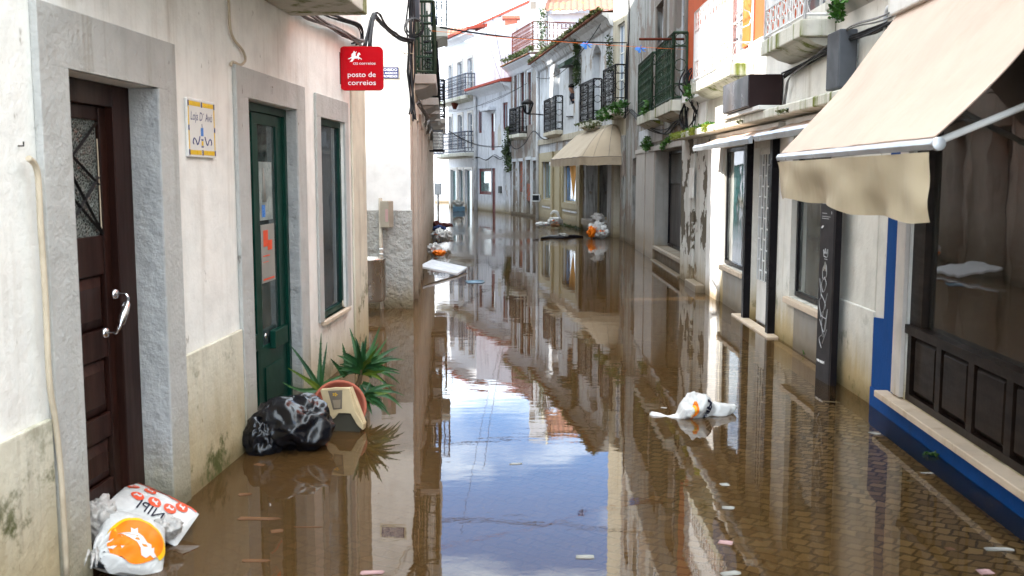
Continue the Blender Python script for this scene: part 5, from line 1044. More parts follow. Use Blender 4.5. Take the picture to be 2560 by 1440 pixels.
# ================================================================== things in the water and on the ledges
from bpy_extras.object_utils import world_to_camera_view
def nv(p, s=1.0, o=0.0): return noise.noise(Vector((p[0]*s+o, p[1]*s+o*1.7, p[2]*s-o)))
def pxof(P):
    c, s = math.cos(PITCH), math.sin(PITCH); z = P.z-HC; dep = P.y*c-z*s; v = z*c+P.y*s
    return 1280+FPX*P.x/dep, 720-FPX*v/dep
def uv_at(fn, px, py, n=40):
    best = None
    for i in range(n+1):
        for j in range(n+1):
            P = fn(i/n, j/n); q = pxof(P); e = (q[0]-px)**2+(q[1]-py)**2
            if best is None or e < best[0]: best = (e, i/n, j/n)
    return best[1], best[2]
def onsurf(fn, u0, v0, off, e=.01):
    """maps small local offsets (du, dv in metres) onto a surface, lifted by off"""
    P = fn(u0, v0); Du = (fn(min(1, u0+e), v0)-fn(max(0, u0-e), v0)); Dv = (fn(u0, min(1, v0+e))-fn(u0, max(0, v0-e)))
    lu, lv = Du.length/(2*e), Dv.length/(2*e)
    def f(x, y):
        u, v = u0+x/lu, v0+y/lv; u = min(.995, max(.005, u)); v = min(.995, max(.005, v))
        Q = fn(u, v); a = fn(min(1, u+.01), v)-fn(max(0, u-.01), v); b = fn(u, min(1, v+.01))-fn(u, max(0, v-.01)); nn = a.cross(b).normalized()
        if nn.dot(Vector((0, 0, HC))-Q) < 0: nn = -nn
        return Q+nn*off
    return f
def disc(f, r, sy=1.0, r0=0.0, n=28, m=3, a0=0, a1=2*math.pi, cx=0, cy=0):
    mb = MB(); mb.grid(lambda u, v: f(cx+(r0+(r-r0)*v)*math.cos(a0+(a1-a0)*u), cy+sy*(r0+(r-r0)*v)*math.sin(a0+(a1-a0)*u)), n, m); return mb
def polyfill(f, pts):
    mb = MB(); mb.v = [Vector(f(*p)) for p in pts]
    for t in tessellate_polygon([[Vector((x, y, 0)) for x, y in pts]]): mb.f.append(list(t)); mb.sm.append(False)
    return mb
def sackfn(c, th, seed, crease=.012):
    P1, P2, P3, P4 = [Vector(p) for p in c]; nn = (P2-P1).cross(P4-P1).normalized()
    if nn.z < 0: nn = -nn
    def top(u, v):
        p = P1*(1-u)*(1-v)+P2*u*(1-v)+P3*u*v+P4*(1-u)*v; w_ = (math.sin(math.pi*min(1, max(0, u)))**.38)*(math.sin(math.pi*min(1, max(0, v)))**.38)
        q = p+nn*(th*w_); k = nv(q, 9, seed)*.6+abs(nv(q, 16, seed+5))*.7+nv(q, 4, seed+9); return q+nn*(crease*k*w_)
    def bot(u, v):
        p = P1*(1-u)*(1-v)+P2*u*(1-v)+P3*u*v+P4*(1-u)*v; w_ = (math.sin(math.pi*u)*math.sin(math.pi*v))**.5; return p-nn*(th*1.3*w_)
    return top, bot
# --- rear feed sack with seven red roundels
s2 = thing('feed_sack', 'upright white feed sack with seven red animal roundels leaning at the brown door', 'sack', (-1.55, 4.6, 0), 'feed sacks used as flood barrier at the brown door')
top, bot = sackfn([D(330, 1205, 4.58), D(498, 1285, 4.38), D(440, 1368, 4.18), D(262, 1262, 4.22)], .045, 1.0)
mk('sack_body', MB().grid(top, 44, 44).grid(bot, 20, 20), M['sack_white'], s2, fix=False)
for k, (x, y) in enumerate(((334, 1219), (376, 1230), (417, 1247), (453, 1270), (344, 1241), (386, 1255), (425, 1274))):
    u, v = uv_at(top, x, y); f = onsurf(top, u, v, .004); rd = mk('roundel', disc(f, .034, .9), M['red_ink'], s2, fix=False)
    f2 = onsurf(top, u, v, .006); r_ = random.Random(k); pts = [(-.018, -.004), (-.010, .006), (.004, .005), (.010, .012), (.018, .010), (.012, .002), (.012, -.012), (.008, -.012), (.006, -.003), (-.008, -.003), (-.010, -.013), (-.014, -.013), (-.014, -.004)]
    mk('print', polyfill(f2, [(p[0]*(1 if k % 2 else -1)*(1+.2*r_.random()), p[1]*(1+.4*r_.random())) for p in pts]), M['sack_white'], rd, fix=False)
def strip(fn, uvs, w_, off):
    mb = MB(); P = []
    for i in range(len(uvs)-1):
        for k in range(8): t = k/8; P.append((uvs[i][0]*(1-t)+uvs[i+1][0]*t, uvs[i][1]*(1-t)+uvs[i+1][1]*t))
    P.append(uvs[-1]); n = len(P)-1
    mb.grid(lambda a, b: onsurf(fn, P[round(a*n)][0], P[round(a*n)][1]+(b-.5)*w_*math.sin(math.pi*min(.97, max(.03, a)))**.5, off)(0, 0), n, 2); return mb
mk('print', strip(top, [(.03, .05), (.3, .07), (.7, .08), (.97, .06)], .10, .004), M['red_ink'], s2, fix=False)
u, v = uv_at(top, 385, 1290); f = onsurf(top, u, v, .005); mk('lettering', text_mb('ANIPI', .085, lambda x, y: f(.09-x, .01-y), sx=.9), M['ink_black'], s2, fix=False)
# --- front sack with the orange disc and white goat, tied in a knot
s1 = thing('feed_sack', 'tied white feed sack printed with an orange disc and a white goat, in front', 'sack', (-1.6, 4.0, 0), 'feed sacks used as flood barrier at the brown door')
c1 = [D(262, 1272, 4.06), D(412, 1322, 4.14), D(405, 1445, 3.90), D(222, 1418, 3.76)]; top1, bot1 = sackfn(c1, .075, 4.0, .018)
KN = D(224, 1402, 3.78)
def top1k(u, v):
    p = top1(u, v); d_ = ((u-.04)**2+(v-.9)**2)**.5
    if d_ < .45:
        w_ = (1-d_/.45)**2; ang = math.atan2(v-.9, u-.04); p = p.lerp(KN+Vector((0, 0, .03)), w_*.75)+Vector((0, 0, .022*math.sin(ang*14)*math.sin(math.pi*d_/.45)))
    return p
mk('sack_body', MB().grid(top1k, 64, 64).grid(bot1, 20, 20), M['sack_white'], s1, fix=False)
u, v = uv_at(top1k, 348, 1348); f = onsurf(top1k, u, v, .006); fo = onsurf(top1k, u, v, .0045)
dk = mk('printed_disc', disc(f, .105, 1.0, n=48, m=8), M['orange_ink'], s1, fix=False); mk('print', disc(fo, .122, 1.0, r0=.09, n=48, m=3, a0=-2.9, a1=.6), M['gold_ink'], s1, fix=False)
f3 = onsurf(top1k, u, v, .009)
goat = [(-.075, .02), (-.05, .018), (-.03, .022), (-.035, .042), (-.022, .036), (-.012, .045), (-.008, .022), (.01, .012), (.03, -.01), (.045, -.012), (.05, -.028), (.058, -.022), (.06, -.04), (.072, -.055), (.062, -.062), (.05, -.055), (.038, -.068), (.02, -.06), (.012, -.035), (-.004, -.012), (-.03, .002), (-.055, .008)]
mk('print', polyfill(f3, [(p[0]*1.15, -p[1]*1.15) for p in goat]), M['sack_white'], dk, fix=False)
u, v = uv_at(top1k, 262, 1392); f = onsurf(top1k, u, v, .006); mk('lettering', text_mb('ANI', .08, lambda x, y: f(.05-x, .0-y), sx=.9), M['ink_black'], s1, fix=False)
kn = MB()
for k in range(9):
    a = k/9*2*math.pi; kn.tube([KN+Vector((0, 0, .02)), KN+Vector((.03*math.cos(a), .02*math.sin(a), .04+.01*math.sin(3*a))), KN+Vector((.05*math.cos(a)-.01, .04*math.sin(a)-.03, -.01))], [.012, .009, .003], 5)
mk('knot', kn, M['sack_grey'], s1)
# --- crumpled grey sacks beside them
def crumple(c, r, seed, amp=.25, fq=3.0, n=40, ridge=.12):
    c = Vector(c)
    def fn(u, v):
        th = u*2*math.pi; ph = (v-.5)*math.pi; d_ = Vector((math.cos(th)*math.cos(ph), math.sin(th)*math.cos(ph), math.sin(ph)))
        k = 1+amp*nv(d_, fq*.5, seed)+amp*.7*nv(d_, fq, seed+3)-ridge*abs(nv(d_, fq*1.6, seed+7))*1.6-ridge*.8*abs(nv(d_, fq*3.4, seed+11))
        return c+Vector((d_.x*r[0]*k, d_.y*r[1]*k, d_.z*r[2]*k))
    return MB().grid(fn, n, n//2), fn
m, fn_ = crumple(D(243, 1300, 4.02), (.085, .09, .10), 2.0, .3, 3.0, 60, .2)
tag(mk('empty_sack', m, M['sack_grey'], loc=D(245, 1330, 4.25), fix=False), 'crumpled empty greyish plastic sack beside the grey door jamb', 'sack')
m, _ = crumple(D(412, 1318, 4.20), (.07, .06, .05), 9.0, .35, 3.0, 48, .2)
tag(mk('empty_sack', m, M['sack_grey'], loc=D(415, 1330, 4.42), fix=False), 'small crumpled translucent plastic between the two printed feed sacks', 'sack')
# --- black bin bag
bb_ = thing('bin_bag', 'full black shiny bin bag slumped against the green door', 'bin bag', (-1.3, 5.8, 0))
def bagfn(c, r, sd):
    c = Vector(c)
    def fn(u, v):
        th = u*2*math.pi; ph = (v-.5)*math.pi; d_ = Vector((math.cos(th)*math.cos(ph), math.sin(th)*math.cos(ph), math.sin(ph)))
        w = d_+Vector((nv(d_, 1.5, sd), nv(d_, 1.5, sd+2), nv(d_, 1.5, sd+4)))*.35
        k = 1+.22*nv(d_, 1.3, sd)+.10*nv(d_, 2.6, sd+1)-.16*abs(nv(w, 2.4, sd+3))-.09*abs(noise.noise(Vector((w.x*6, w.y*6, w.z*1.8+sd))))
        return c+Vector((d_.x*r[0]*k, d_.y*r[1]*k, d_.z*r[2]*k))
    return MB().grid(fn, 110, 60)
m = bagfn((-1.30, 5.80, .12), (.25, .21, .185), 5.0); mk('bag', m, M['bin_bag'], bb_, fix=False)
m = bagfn((-1.46, 5.68, .07), (.12, .11, .15), 8.0); mk('gathered_neck', m, M['bin_bag'], bb_, fix=False)
# --- tipped pot and planter
pt = thing('plant_pot', 'tipped over round terracotta pot with its rim facing the street', 'pot', (-1.05, 6.35, 0))
pc = D(848, 1018, 6.30); ax = Vector((.22, -.86, .42)).normalized()
mk('pot', MB().lathe(pc, [(.0, -.20), (.11, -.20), (.158, .0), (.175, .0), (.175, .024), (.158, .024), (.150, -.01), (.125, -.03), (.0, -.035)], 36, axis=ax), M['terracotta'], pt)
pq = thing('planter', 'beige plastic planter with a flower label lying in front of the terracotta pot', 'pot', (-1.05, 6.1, 0))
Fp = Fr((D(800, 1000, 6.14).x, 6.14), (D(905, 1000, 6.10).x, 6.10))
ppx = [(800, 975), (838, 969), (873, 971), (880, 1000), (888, 1030), (908, 1062), (906, 1076), (892, 1062), (876, 1034), (846, 1033), (836, 1046), (818, 1052), (812, 1020)]
pz = [Fp.px(*p) for p in ppx]
mk('planter_wall', MB().prism(Fp, pz, -.02, 0), M['planter_beige'], pq, bevel=.004)
mk('planter_wall', MB().prism(Fp, [Fp.px(*p) for p in ((873, 971), (908, 1062), (906, 1076), (868, 985))], -.07, -.021), M['planter_beige'], pq)
mk('planter_wall', MB().prism(Fp, [Fp.px(*p) for p in ((800, 975), (873, 971), (871, 979), (802, 983))], -.05, -.021), M['planter_beige'], pq)
mk('planter_dark_opening', MB().prism(Fp, [Fp.px(*p) for p in ((818, 1045), (840, 1030), (876, 1032), (898, 1070), (895, 1100), (820, 1100))], -.10, -.022), M['interior_dark'], pq)  # dark block stands in for the shaded opening under the arch
lbp = mk('label', MB().prism(Fp, [Fp.px(*p) for p in ((820, 977), (856, 975), (855, 1022), (833, 1024))], .0005, .003), M['dark_stone'], pq)
fl = MB(); c_ = Fp.px(838, 986)
for k in range(5):
    a = k*2*math.pi/5; fl.prism(Fp, [(c_[0]+.016*math.cos(a+b)*q, c_[1]+.010*math.sin(a+b)*q) for b, q in ((0, .2), (-.35, .8), (0, 1.2), (.35, .8))], .0032, .0042)
mk('flower_print', fl, M['gold_ink'], lbp)
mk('print', MB().prism(Fp, [Fp.px(*p) for p in ((832, 1000), (852, 999), (851, 1019), (836, 1020))], .0032, .004), M['marble'], lbp)
# --- aloes
def leafblade(base, tip, w_, bend, mb, thick=.35, side=None):
    base, tip = Vector(base), Vector(tip); ax = tip-base; L_ = ax.length; n = 10
    sd = side or ax.cross(Vector((0, -1, .3))); sd.normalize(); upv = sd.cross(ax).normalized()
    i = len(mb.v)
    for k in range(n+1):
        t = k/n; c = base+ax*t+Vector((0, 0, bend*L_*4*t*(1-t)*.5)); ww_ = w_*(1-t)**.75*(1+.25*math.sin(math.pi*min(1, t*2)))+.001
        mb.v += [c+sd*ww_+upv*ww_*.28, c-upv*ww_*thick, c-sd*ww_+upv*ww_*.28, c-upv*ww_*.02]
    for k in range(n):
        for j in range(4): mb.f.append([i+k*4+j, i+k*4+(j+1) % 4, i+(k+1)*4+(j+1) % 4, i+(k+1)*4+j]); mb.sm.append(False)
    for t in (range(2, 9)):      # teeth
        k = t; 
        for s_ in (0, 2):
            p = mb.v[i+k*4+s_]; c = mb.v[i+k*4+3]; mb.quad(p, p+(p-c).normalized()*.006+ax.normalized()*.003, p+ax.normalized()*.006)
def aloe(name, label, base, yb, tips, w_, ybase, mats=('aloe', 'aloe_yellow')):
    t = thing(name, label, 'plant', D(base[0], base[1], ybase))
    for k, tp_ in enumerate(tips):
        x, y, dy, bend = tp_[:4]; b = D(*(tp_[5] if len(tp_) > 5 else base), ybase); mb = MB(); leafblade(b, D(x, y, ybase+dy), w_*(tp_[6] if len(tp_) > 6 else 1), bend, mb)
        mk('leaf', mb, M[mats[1] if len(tp_) > 4 and tp_[4] else mats[0]], t, fix=False)
    return t
aloe('aloe_plant', 'aloe with a few long leaves sprouting from behind the black bin bag', (798, 972), 0, [(722, 860, .0, .12), (720, 920, -.1, .05, 1), (706, 955, -.1, -.25), (803, 832, .05, .0), (818, 855, .12, -.12), (862, 938, .2, .1)], .016, 6.45)
rA = random.Random(3)
al = aloe('aloe_plant', 'bushy aloe with many spreading leaves behind the terracotta pot', (904, 928), 0, [(874, 820, .1, .1), (950, 815, .1, -.1), (916, 838, 0, 0), (856, 858, 0, .05, 0, (872, 935)), (826, 896, -.1, 0, 0, (865, 940)), (968, 846, .1, -.1), (997, 866, .15, .1), (1010, 900, .1, .22), (1002, 935, 0, .1), (1000, 928, -.1, .15), (965, 925, -.2, -.1, 1), (942, 870, -.15, .0, 1), (985, 982, -.05, .25), (858, 880, -.1, .1, 0, (900, 915)), (895, 868, -.2, .05), (930, 905, -.25, .2, 1), (960, 955, -.1, .15, 1), *[(905+rA.uniform(20, 78)*math.cos(a_), 915-rA.uniform(20, 78)*math.sin(a_)*.95, rA.uniform(-.25, .25), rA.uniform(0, .25)) for a_ in [-.7+.125*q for q in range(36)]], (985, 890, .2, .1), (880, 850, .2, -.05), (975, 905, .1, .2), (1000, 960, .1, .3), (940, 850, .2, .05), (850, 915, .1, -.1), (925, 880, .1, 0), (960, 985, 0, .1, 0, (905, 960))], .020, 6.75)
mk('stem', MB().tube([D(880, 985, 6.7), D(898, 955, 6.72), D(904, 925, 6.75)], [.02, .018, .014], 7), M['stem'], al)
aloe('aloe_plant', 'low aloe rosette touching the water to the right of the terracotta pot', (912, 995), 0, [(968, 1023, -.15, .25, 0, (912, 995), 1.2), (1006, 1022, .0, .45), (1000, 1010, .1, .4), (972, 983, 0, .12, 1), (930, 1036, -.1, .1), (945, 965, .1, .1), (985, 1000, .1, .3), (915, 1035, 0, 0), (925, 955, .1, 0), (955, 1000, .1, .1), (990, 965, .1, .3), (960, 1030, -.1, .2), (1012, 990, .05, .3), (940, 985, -.1, .2), (900, 960, .1, .1), (975, 1040, -.1, .25), (935, 1015, -.15, .2)], .018, 6.55)
# --- floating printed sack on the right
fs = thing('floating_sack', 'half sunken white sack with orange arc and black letters floating on the right', 'sack', G(1740, 1055))
path = [(1618, 1047, .015, 6.58), (1632, 1045, .040, 6.57), (1662, 1052, .045, 6.54), (1690, 1050, .045, 6.52), (1708, 1030, .085, 6.55), (1730, 1016, .125, 6.58), (1756, 1020, .120, 6.60), (1785, 1032, .080, 6.60), (1812, 1032, .060, 6.60), (1834, 1024, .04, 6.62), (1842, 1018, .008, 6.64)]
PP = [(D(x, y, yy), r) for x, y, r, yy in path]
def fsf(u, v):
    q = u*(len(PP)-1); i = min(len(PP)-2, int(q)); t = q-i; t2 = t*t*(3-2*t); c = PP[i][0].lerp(PP[i+1][0], t); r = PP[i][1]*(1-t2)+PP[i+1][1]*t2
    th = (v-.5)*2*math.pi; d_ = Vector((0, -math.cos(th), math.sin(th))); P = c+d_*r
    k = 1+.35*nv(P, 9, 3)-.28*abs(nv(P, 17, 6))-.15*abs(nv(P, 34, 8)); return c+Vector((.12*r*math.sin(th*2), d_.y*r*k, d_.z*r*k*(1 if d_.z > 0 else .6)))
mk('sack_body', MB().grid(fsf, 70, 44), M['sack_white'], fs, fix=False)
u, v = uv_at(fsf, 1740, 1030); f = onsurf(fsf, u, v, .006)
mk('print', disc(f, .075, 1, r0=.055, n=20, m=2, a0=-1.2, a1=1.2, cx=-.05), M['orange_ink'], fs, fix=False); mk('print', disc(f, .052, 1, r0=.04, n=20, m=2, a0=-1.0, a1=1.1, cx=-.05), M['gold_ink'], fs, fix=False)
u, v = uv_at(fsf, 1768, 1030); f = onsurf(fsf, u, v, .007); mk('lettering', text_mb('ANIPI', .075, lambda x, y: f(-.03+.75*y, (x-.10)*.9), sx=.95, bold=.004), M['ink_black'], fs, fix=False)
u, v = uv_at(fsf, 1815, 1028); f = onsurf(fsf, u, v, .005); mk('print', MB().grid(lambda a, b: f((a-.5)*.09, (b-.5)*.012), 8, 1), M['red_ink'], fs, fix=False)
# --- board leaning out of the water at the left row
m = MB(); a, b = D(1048, 664, 15.7), D(1143, 684, 15.9); w_ = Vector((.12, .95, .02)); t_ = Vector((0, 0, -.035))
P = [a, b, b+w_, a+w_]; m.quad(*P); m.quad(*[p+t_ for p in P])
for k in range(4): m.quad(P[k], P[(k+1) % 4], P[(k+1) % 4]+t_, P[k]+t_)
tag(mk('loose_board', m, M['pvc'], loc=b, bevel=.006), 'pale grey board sticking out over the water from the left row', 'board')
# --- heaps farther off
def heap(name, label, cat, parts, loc, group=None):
    t = thing(name, label, cat, loc, group)
    for k, (c, r, mat, sd_) in enumerate(parts):
        m, f = crumple(c, r, sd_, .35, 4, 40, .3); mk('sack_body' if k == 0 else 'fold', m, M[mat], t, fix=False)
        if mat == 'sack_white':
            for (uu, vv, rr, mm) in ((.70, .58, .35, 'orange_ink'), (.78, .45, .22, 'red_ink')): mk('print', disc(onsurf(f, uu, vv, .012), min(r)*rr*1.6, .7, n=12, m=2), M[mm], t, fix=False)
    return t
gA = 'printed sacks dumped along the left row'; gB = 'printed sacks dumped by the canopy shop'
heap('dumped_sack', 'orange and white sack lying at the foot of the left row, nearest of three heaps', 'sack', [(D(1086, 624, 19.3), (.16, .25, .13), 'sack_white', 3.0), (D(1098, 632, 19.0), (.14, .2, .06), 'orange_ink', 4.0)], D(1086, 640, 19.3), gA)
heap('dumped_sack', 'white sack with a grey knotted end against the left row, middle heap', 'sack', [(D(1098, 588, 23), (.18, .3, .15), 'sack_white', 6.0), (D(1118, 590, 23), (.11, .2, .14), 'sack_grey', 7.0)], D(1100, 605, 23), gA)
heap('clothes_pile', 'dark red and blue clothes floating past the white sacks on the left', 'clothes', [(D(1098, 571, 27), (.20, .3, .09), 'blue_cloth', 9.0), (D(1110, 563, 28), (.28, .3, .07), 'brown_cloth', 5.0), (D(1090, 562, 28), (.10, .2, .13), 'brown_cloth', 2.0)], D(1100, 575, 27))
heap('dumped_sack', 'torn white and orange sack floating in front of the beige panelled shop', 'sack', [(D(1388, 553, 31), (.24, .3, .15), 'sack_white', 4.5), (D(1360, 560, 31.5), (.28, .3, .07), 'sack_white', 8.5), (D(1388, 563, 30.6), (.16, .2, .06), 'cardboard', 1.5)], D(1380, 566, 31), gB)
q_ = MB().tube(smooth_path([D(1376, 536, 31.2), D(1384, 529, 31.2), D(1393, 532, 31.2), D(1398, 545, 31.2)], 5), [.02+.03*math.sin(k/15*3.1) for k in range(16)], 6); tag(mk('torn_plastic', q_, M['sack_white'], loc=D(1390, 540, 31.2)), 'twisted strip of white plastic rising over the floating torn sack', 'plastic')
heap('dumped_sack', 'tall heap of orange printed sacks on the sill of the canopy shop', 'sack', [(D(1493, 575, 25.8), (.27, .25, .24), 'sack_white', 2.2), (D(1478, 580, 25.6), (.12, .2, .16), 'orange_ink', 3.3), (D(1508, 580, 25.6), (.16, .2, .17), 'sack_white', 7.7), (D(1495, 545, 26.2), (.19, .2, .14), 'sack_grey', 5.1)], D(1493, 600, 25.8), gB)
pk = thing('floating_plank', 'long blackened plank with a white bag on it floating in mid street', 'plank', G(1405, 597))
m = MB(); pts_ = [G(1354, 598), G(1375, 595), G(1405, 597), G(1435, 594), G(1458, 594)]; m.tube([p+Vector((0, 0, .02)) for p in pts_], [.03, .06, .07, .06, .02], 7); mk('wood', m, M['black_frame'], pk)
m, _ = crumple(G(1408, 596)+Vector((0, -.05, .09)), (.13, .1, .05), 3.0, .4, 4, 30); tag(mk('small_bag', m, M['paper'], loc=G(1408, 596), fix=False), 'small white bag riding on the floating black plank', 'bag')
bt = thing('blue_tray', 'small blue plastic tray with white rubbish floating at the street bend', 'tray', D(1145, 518, 45)); F_ = Fr((D(1132, 518, 45).x, 45), (D(1162, 518, 45).x, 45))
mk('tray', MB().profile(F_, [(-.3, .0), (.0, .0), (.05, .22), (-.35, .22)], 0, F_.L), M['blue_plastic'], bt, bevel=.02); m, _ = crumple(D(1145, 508, 45.1), (.24, .15, .16), 3, .5, 4, 30); mk('rubbish', m, M['paper'], bt, fix=False)
# --- flat floating litter: papers, plastic and card
def sheet(px, py, w_, h_, ang, mat, nm, lb_, cat, grp, z=.006):
    w_ *= .75; h_ *= .9; c = G(px, py); ca, sa = math.cos(ang), math.sin(ang); rr = random.Random(int(px+py)); pts = []
    for k in range(9):
        a = k/9*2*math.pi; q = .5*(abs(math.cos(a))**.35*math.copysign(1, math.cos(a))*w_), .5*(abs(math.sin(a))**.35*math.copysign(1, math.sin(a))*h_); q = (q[0]*rr.uniform(.8, 1.1), q[1]*rr.uniform(.8, 1.1)); pts.append((c.x+q[0]*ca-q[1]*sa, c.y+q[0]*sa+q[1]*ca))
    i = MB(); n = len(pts); i.v = [Vector((p[0], p[1], z+.0015*rr.random())) for p in pts]+[Vector((c.x, c.y, z+.002))]
    for k in range(n): i.f.append([k, (k+1) % n, n]); i.sm.append(True)
    i.v += [v-Vector((0, 0, .001)) for v in i.v[:n]]
    for k in range(n): i.f.append([k, (k+1) % n, n+1+(k+1) % n, n+1+k]); i.sm.append(False)
    return tag(mk(nm, i, M[mat], loc=c, fix=False), lb_, cat, grp)
gP = 'scraps of paper floating on the flood water'
for x, y, w_, h_, a, mat, lb_ in (
  (1812, 1212, .07, .06, .1, 'paper', 'tiny white paper scrap below the floating printed sack, in the darker water'), (1757, 1247, .13, .03, .05, 'paper', 'thin pale paper strip below the floating sack'), (1820, 1270, .09, .05, -.2, 'paper', 'folded grey paper scrap right of the thin pale strip'),
  (1814, 1357, .09, .06, -.3, 'paper_pink', 'pink paper scrap near the bottom edge, right of centre'), (1828, 1434, .12, .05, .3, 'paper', 'crumpled white paper at the bottom edge under the pink scrap'), (2125, 1102, .11, .06, -.6, 'paper', 'pale paper rectangle floating left of the blue plinth'),
  (2155, 1058, .09, .05, 0, 'paper', 'faint paper scrap by the corner of the stained white pier'), (2186, 1083, .07, .08, .5, 'paper', 'bluish paper scrap closest to the blue plinth corner'), (2075, 998, .22, .05, -.35, 'paper', 'long white paper strip beneath the street totem'),
  (2318, 1183, .10, .03, 0, 'paper', 'thin paper strip halfway along the blue plinth'), (2277, 1194, .06, .03, 0, 'paper', 'tiny paper scrap left of the strip along the blue plinth'), (2375, 1362, .06, .04, .2, 'paper_pink', 'small pinkish scrap over the visible cobbles, lower right'),
  (2498, 1374, .16, .05, .0, 'paper', 'soaked paper sheet near the right edge of the water'), (2462, 1430, .09, .06, .1, 'paper_pink', 'pale pink scrap at the bottom right corner'), (1660, 1020, .06, .04, -.3, 'paper', 'little pale scrap left of the floating sack body'),
  (1290, 1160, .10, .03, .2, 'paper', 'white slip floating in the reflected sky, nearer the middle'), (1462, 1393, .11, .05, 0, 'paper', 'white slip at the bottom of the reflected sky'), (1085, 1366, .12, .03, .3, 'paper', 'narrow pale slip beside the left edge of the reflected sky'),
  (930, 1432, .14, .05, .1, 'paper_pink', 'pinkish sheet at the bottom edge left of the reflected sky'), (1765, 1140, .05, .03, 0, 'paper', 'speck of paper straight below the floating printed sack')):
    sheet(x, y, w_, h_, a, mat, 'paper_scrap', lb_, 'paper', gP, z=(.0015 if int(x) % 2 == 0 else -.018))
sheet(1187, 705, .38, .5, .1, 'blue_plastic', 'plastic_sheet', 'light blue plastic sheet floating beyond the pale board', 'plastic', None)
gC = 'pieces of card and wood floating on the left'
for x, y, w_, h_, a, lb_ in ((645, 1297, .28, .05, -.03, 'longest brown piece of card floating left of centre'), (692, 1328, .08, .05, .3, 'small tan card right below the longest brown card'), (640, 1402, .16, .035, .0, 'brown card strip nearest the bottom edge'), (612, 1236, .09, .05, .2, 'pale tan card floating below the black bin bag'), (650, 1162, .09, .04, -.5, 'slim tan card touching the wall just below the bin bag'), (770, 1318, .18, .012, .0, 'thin straw like stick right of the brown cards')):
    sheet(x, y, w_, h_, a, 'cardboard', 'card_piece', lb_, 'card', gC, z=.001)
# --- weeds and creepers
def weed(lb_, pts, r, n, size=.06, mat='leaf', grp=None, nm='weed'): return fuzz(pts, tuple(q*.85 for q in (r if isinstance(r, tuple) else (r, r, r))), size*.62, int(n*1.5), M[mat], nm, None, lb_, 'plant', grp if False else pts[0], group=grp)
gW = 'weeds growing on ledges and balconies'
pS = lambda x, y, d=.12: (lambda q: FS3.w(q[0], d, q[1]))(FS3.px(x, y, d)); pT = lambda x, y, d=.1: (lambda q: FT.w(q[0], d, q[1]))(FT.px(x, y, d)); pU = lambda x, y, d=.1: (lambda q: FU.w(q[0], d, q[1]))(FU.px(x, y, d)); pW = lambda x, y, d=.12: (lambda q: FW.w(q[0], d, q[1]))(FW.px(x, y, d)); pY = lambda x, y, d=.1: (lambda q: FY.w(q[0], d, q[1]))(FY.px(x, y, d))
weed('bright green weed on the marble lintel, the taller of two', [pT(1618, 352), pT(1612, 362), pT(1622, 365), pT(1618, 372)], .10, 200, .09, grp=gW)
weed('smaller weed on the marble lintel, right of the taller one', [pT(1662, 358), pT(1658, 368), pT(1670, 352)], .08, 120, .08, grp=gW)
weed('weed on the near green iron balcony floor', [pT(1620, 262, .25), pT(1618, 275, .25), pT(1612, 282, .25)], .10, 170, .09, grp=gW)
weed('moss and weeds on the concrete ledge below the wires', [pS(1727, 324), pS(1745, 320), pS(1760, 316), pS(1771, 312)], (.12, .10, .025), 170, .06, grp=gW)
weed('weed sprouting from the concrete balcony above the large awning', [pS(2095, 42, .15), pS(2088, 20, .15), pS(2098, 8, .15)], .06, 150, .07, grp=gW)
weed('dried weeds beside the sunlit white balcony', [pT(1720, 225, .2), pT(1723, 240, .2)], .08, 90, .09, 'leaf', gW)
weed('lush green plants spilling under the rusty balcony of the yellow stucco house', [pY(x, y, .32) for x, y in ((1500, 285), (1515, 278), (1530, 270), (1545, 265), (1558, 262), (1545, 280), (1520, 292), (1505, 295))], (.16, .12, .12), 700, .11, 'leaf', gW)
weed('green weeds on the slab of the middle iron balcony', [pU(x, y, .25) for x, y in ((1450, 312), (1465, 308), (1480, 303), (1490, 310), (1478, 318))], (.2, .1, .08), 300, .09, 'leaf_dry', gW)
weed('creeper hanging from the eave of the long white house', [pU(1442, y, .12) for y in range(105, 212, 8)], (.14, .10, .14), 1000, .10, 'leaf_dark', None, 'hanging_creeper')
weed('bare dark creeper hanging beside the rusty balcony', [pU(1524, y, .12) for y in range(95, 180, 8)], (.12, .08, .12), 300, .09, 'leaf_dark', None, 'hanging_creeper')
weed('dark green ivy climbing the joint between the ruined house and the red framed house', [pW(x, y) for x, y in ((1272, 330), (1278, 322), (1280, 340), (1270, 355), (1268, 372), (1270, 390), (1272, 405), (1274, 420), (1268, 380))], (.28, .12, .28), 1100, .15, 'leaf_dark', None, 'ivy')
weed('grass tufts on the roof edge of the ruined house', [FW.w(k*.4, .3, 6.4) for k in range(12)], (.2, .12, .12), 420, .16, 'leaf_dry', None, 'roof_grass')
weed('tall dry shrub on the terrace of the ruined house', [FW.w(.6, -.3, 6.5+.2*k) for k in range(8)], (.22, .2, .2), 260, .14, 'leaf_dark', None, 'shrub')
weed('weeds along the water line of the beige panelled shop', [FU.w(3.4+.3*k, .16, .03) for k in range(12)], (.12, .06, .05), 260, .08, 'leaf_dark', gW)
weed('small green weed floating by the recessed step near the totem', [G(2015, 888)+Vector((0, 0, .02)), G(2018, 882)+Vector((0, 0, .03))], .035, 110, .035, 'leaf', gW)
weed('tiny green sprig floating by the blue plinth', [G(2330, 1140)+Vector((0, 0, .01))], (.06, .03, .01), 50, .03, 'leaf', gW)
weed('small plant at the foot of the white pier beside the totem', [G(2092, 948)+Vector((0, 0, .03)), G(2100, 955)+Vector((0, 0, .03))], .04, 70, .04, 'leaf_dark', gW)
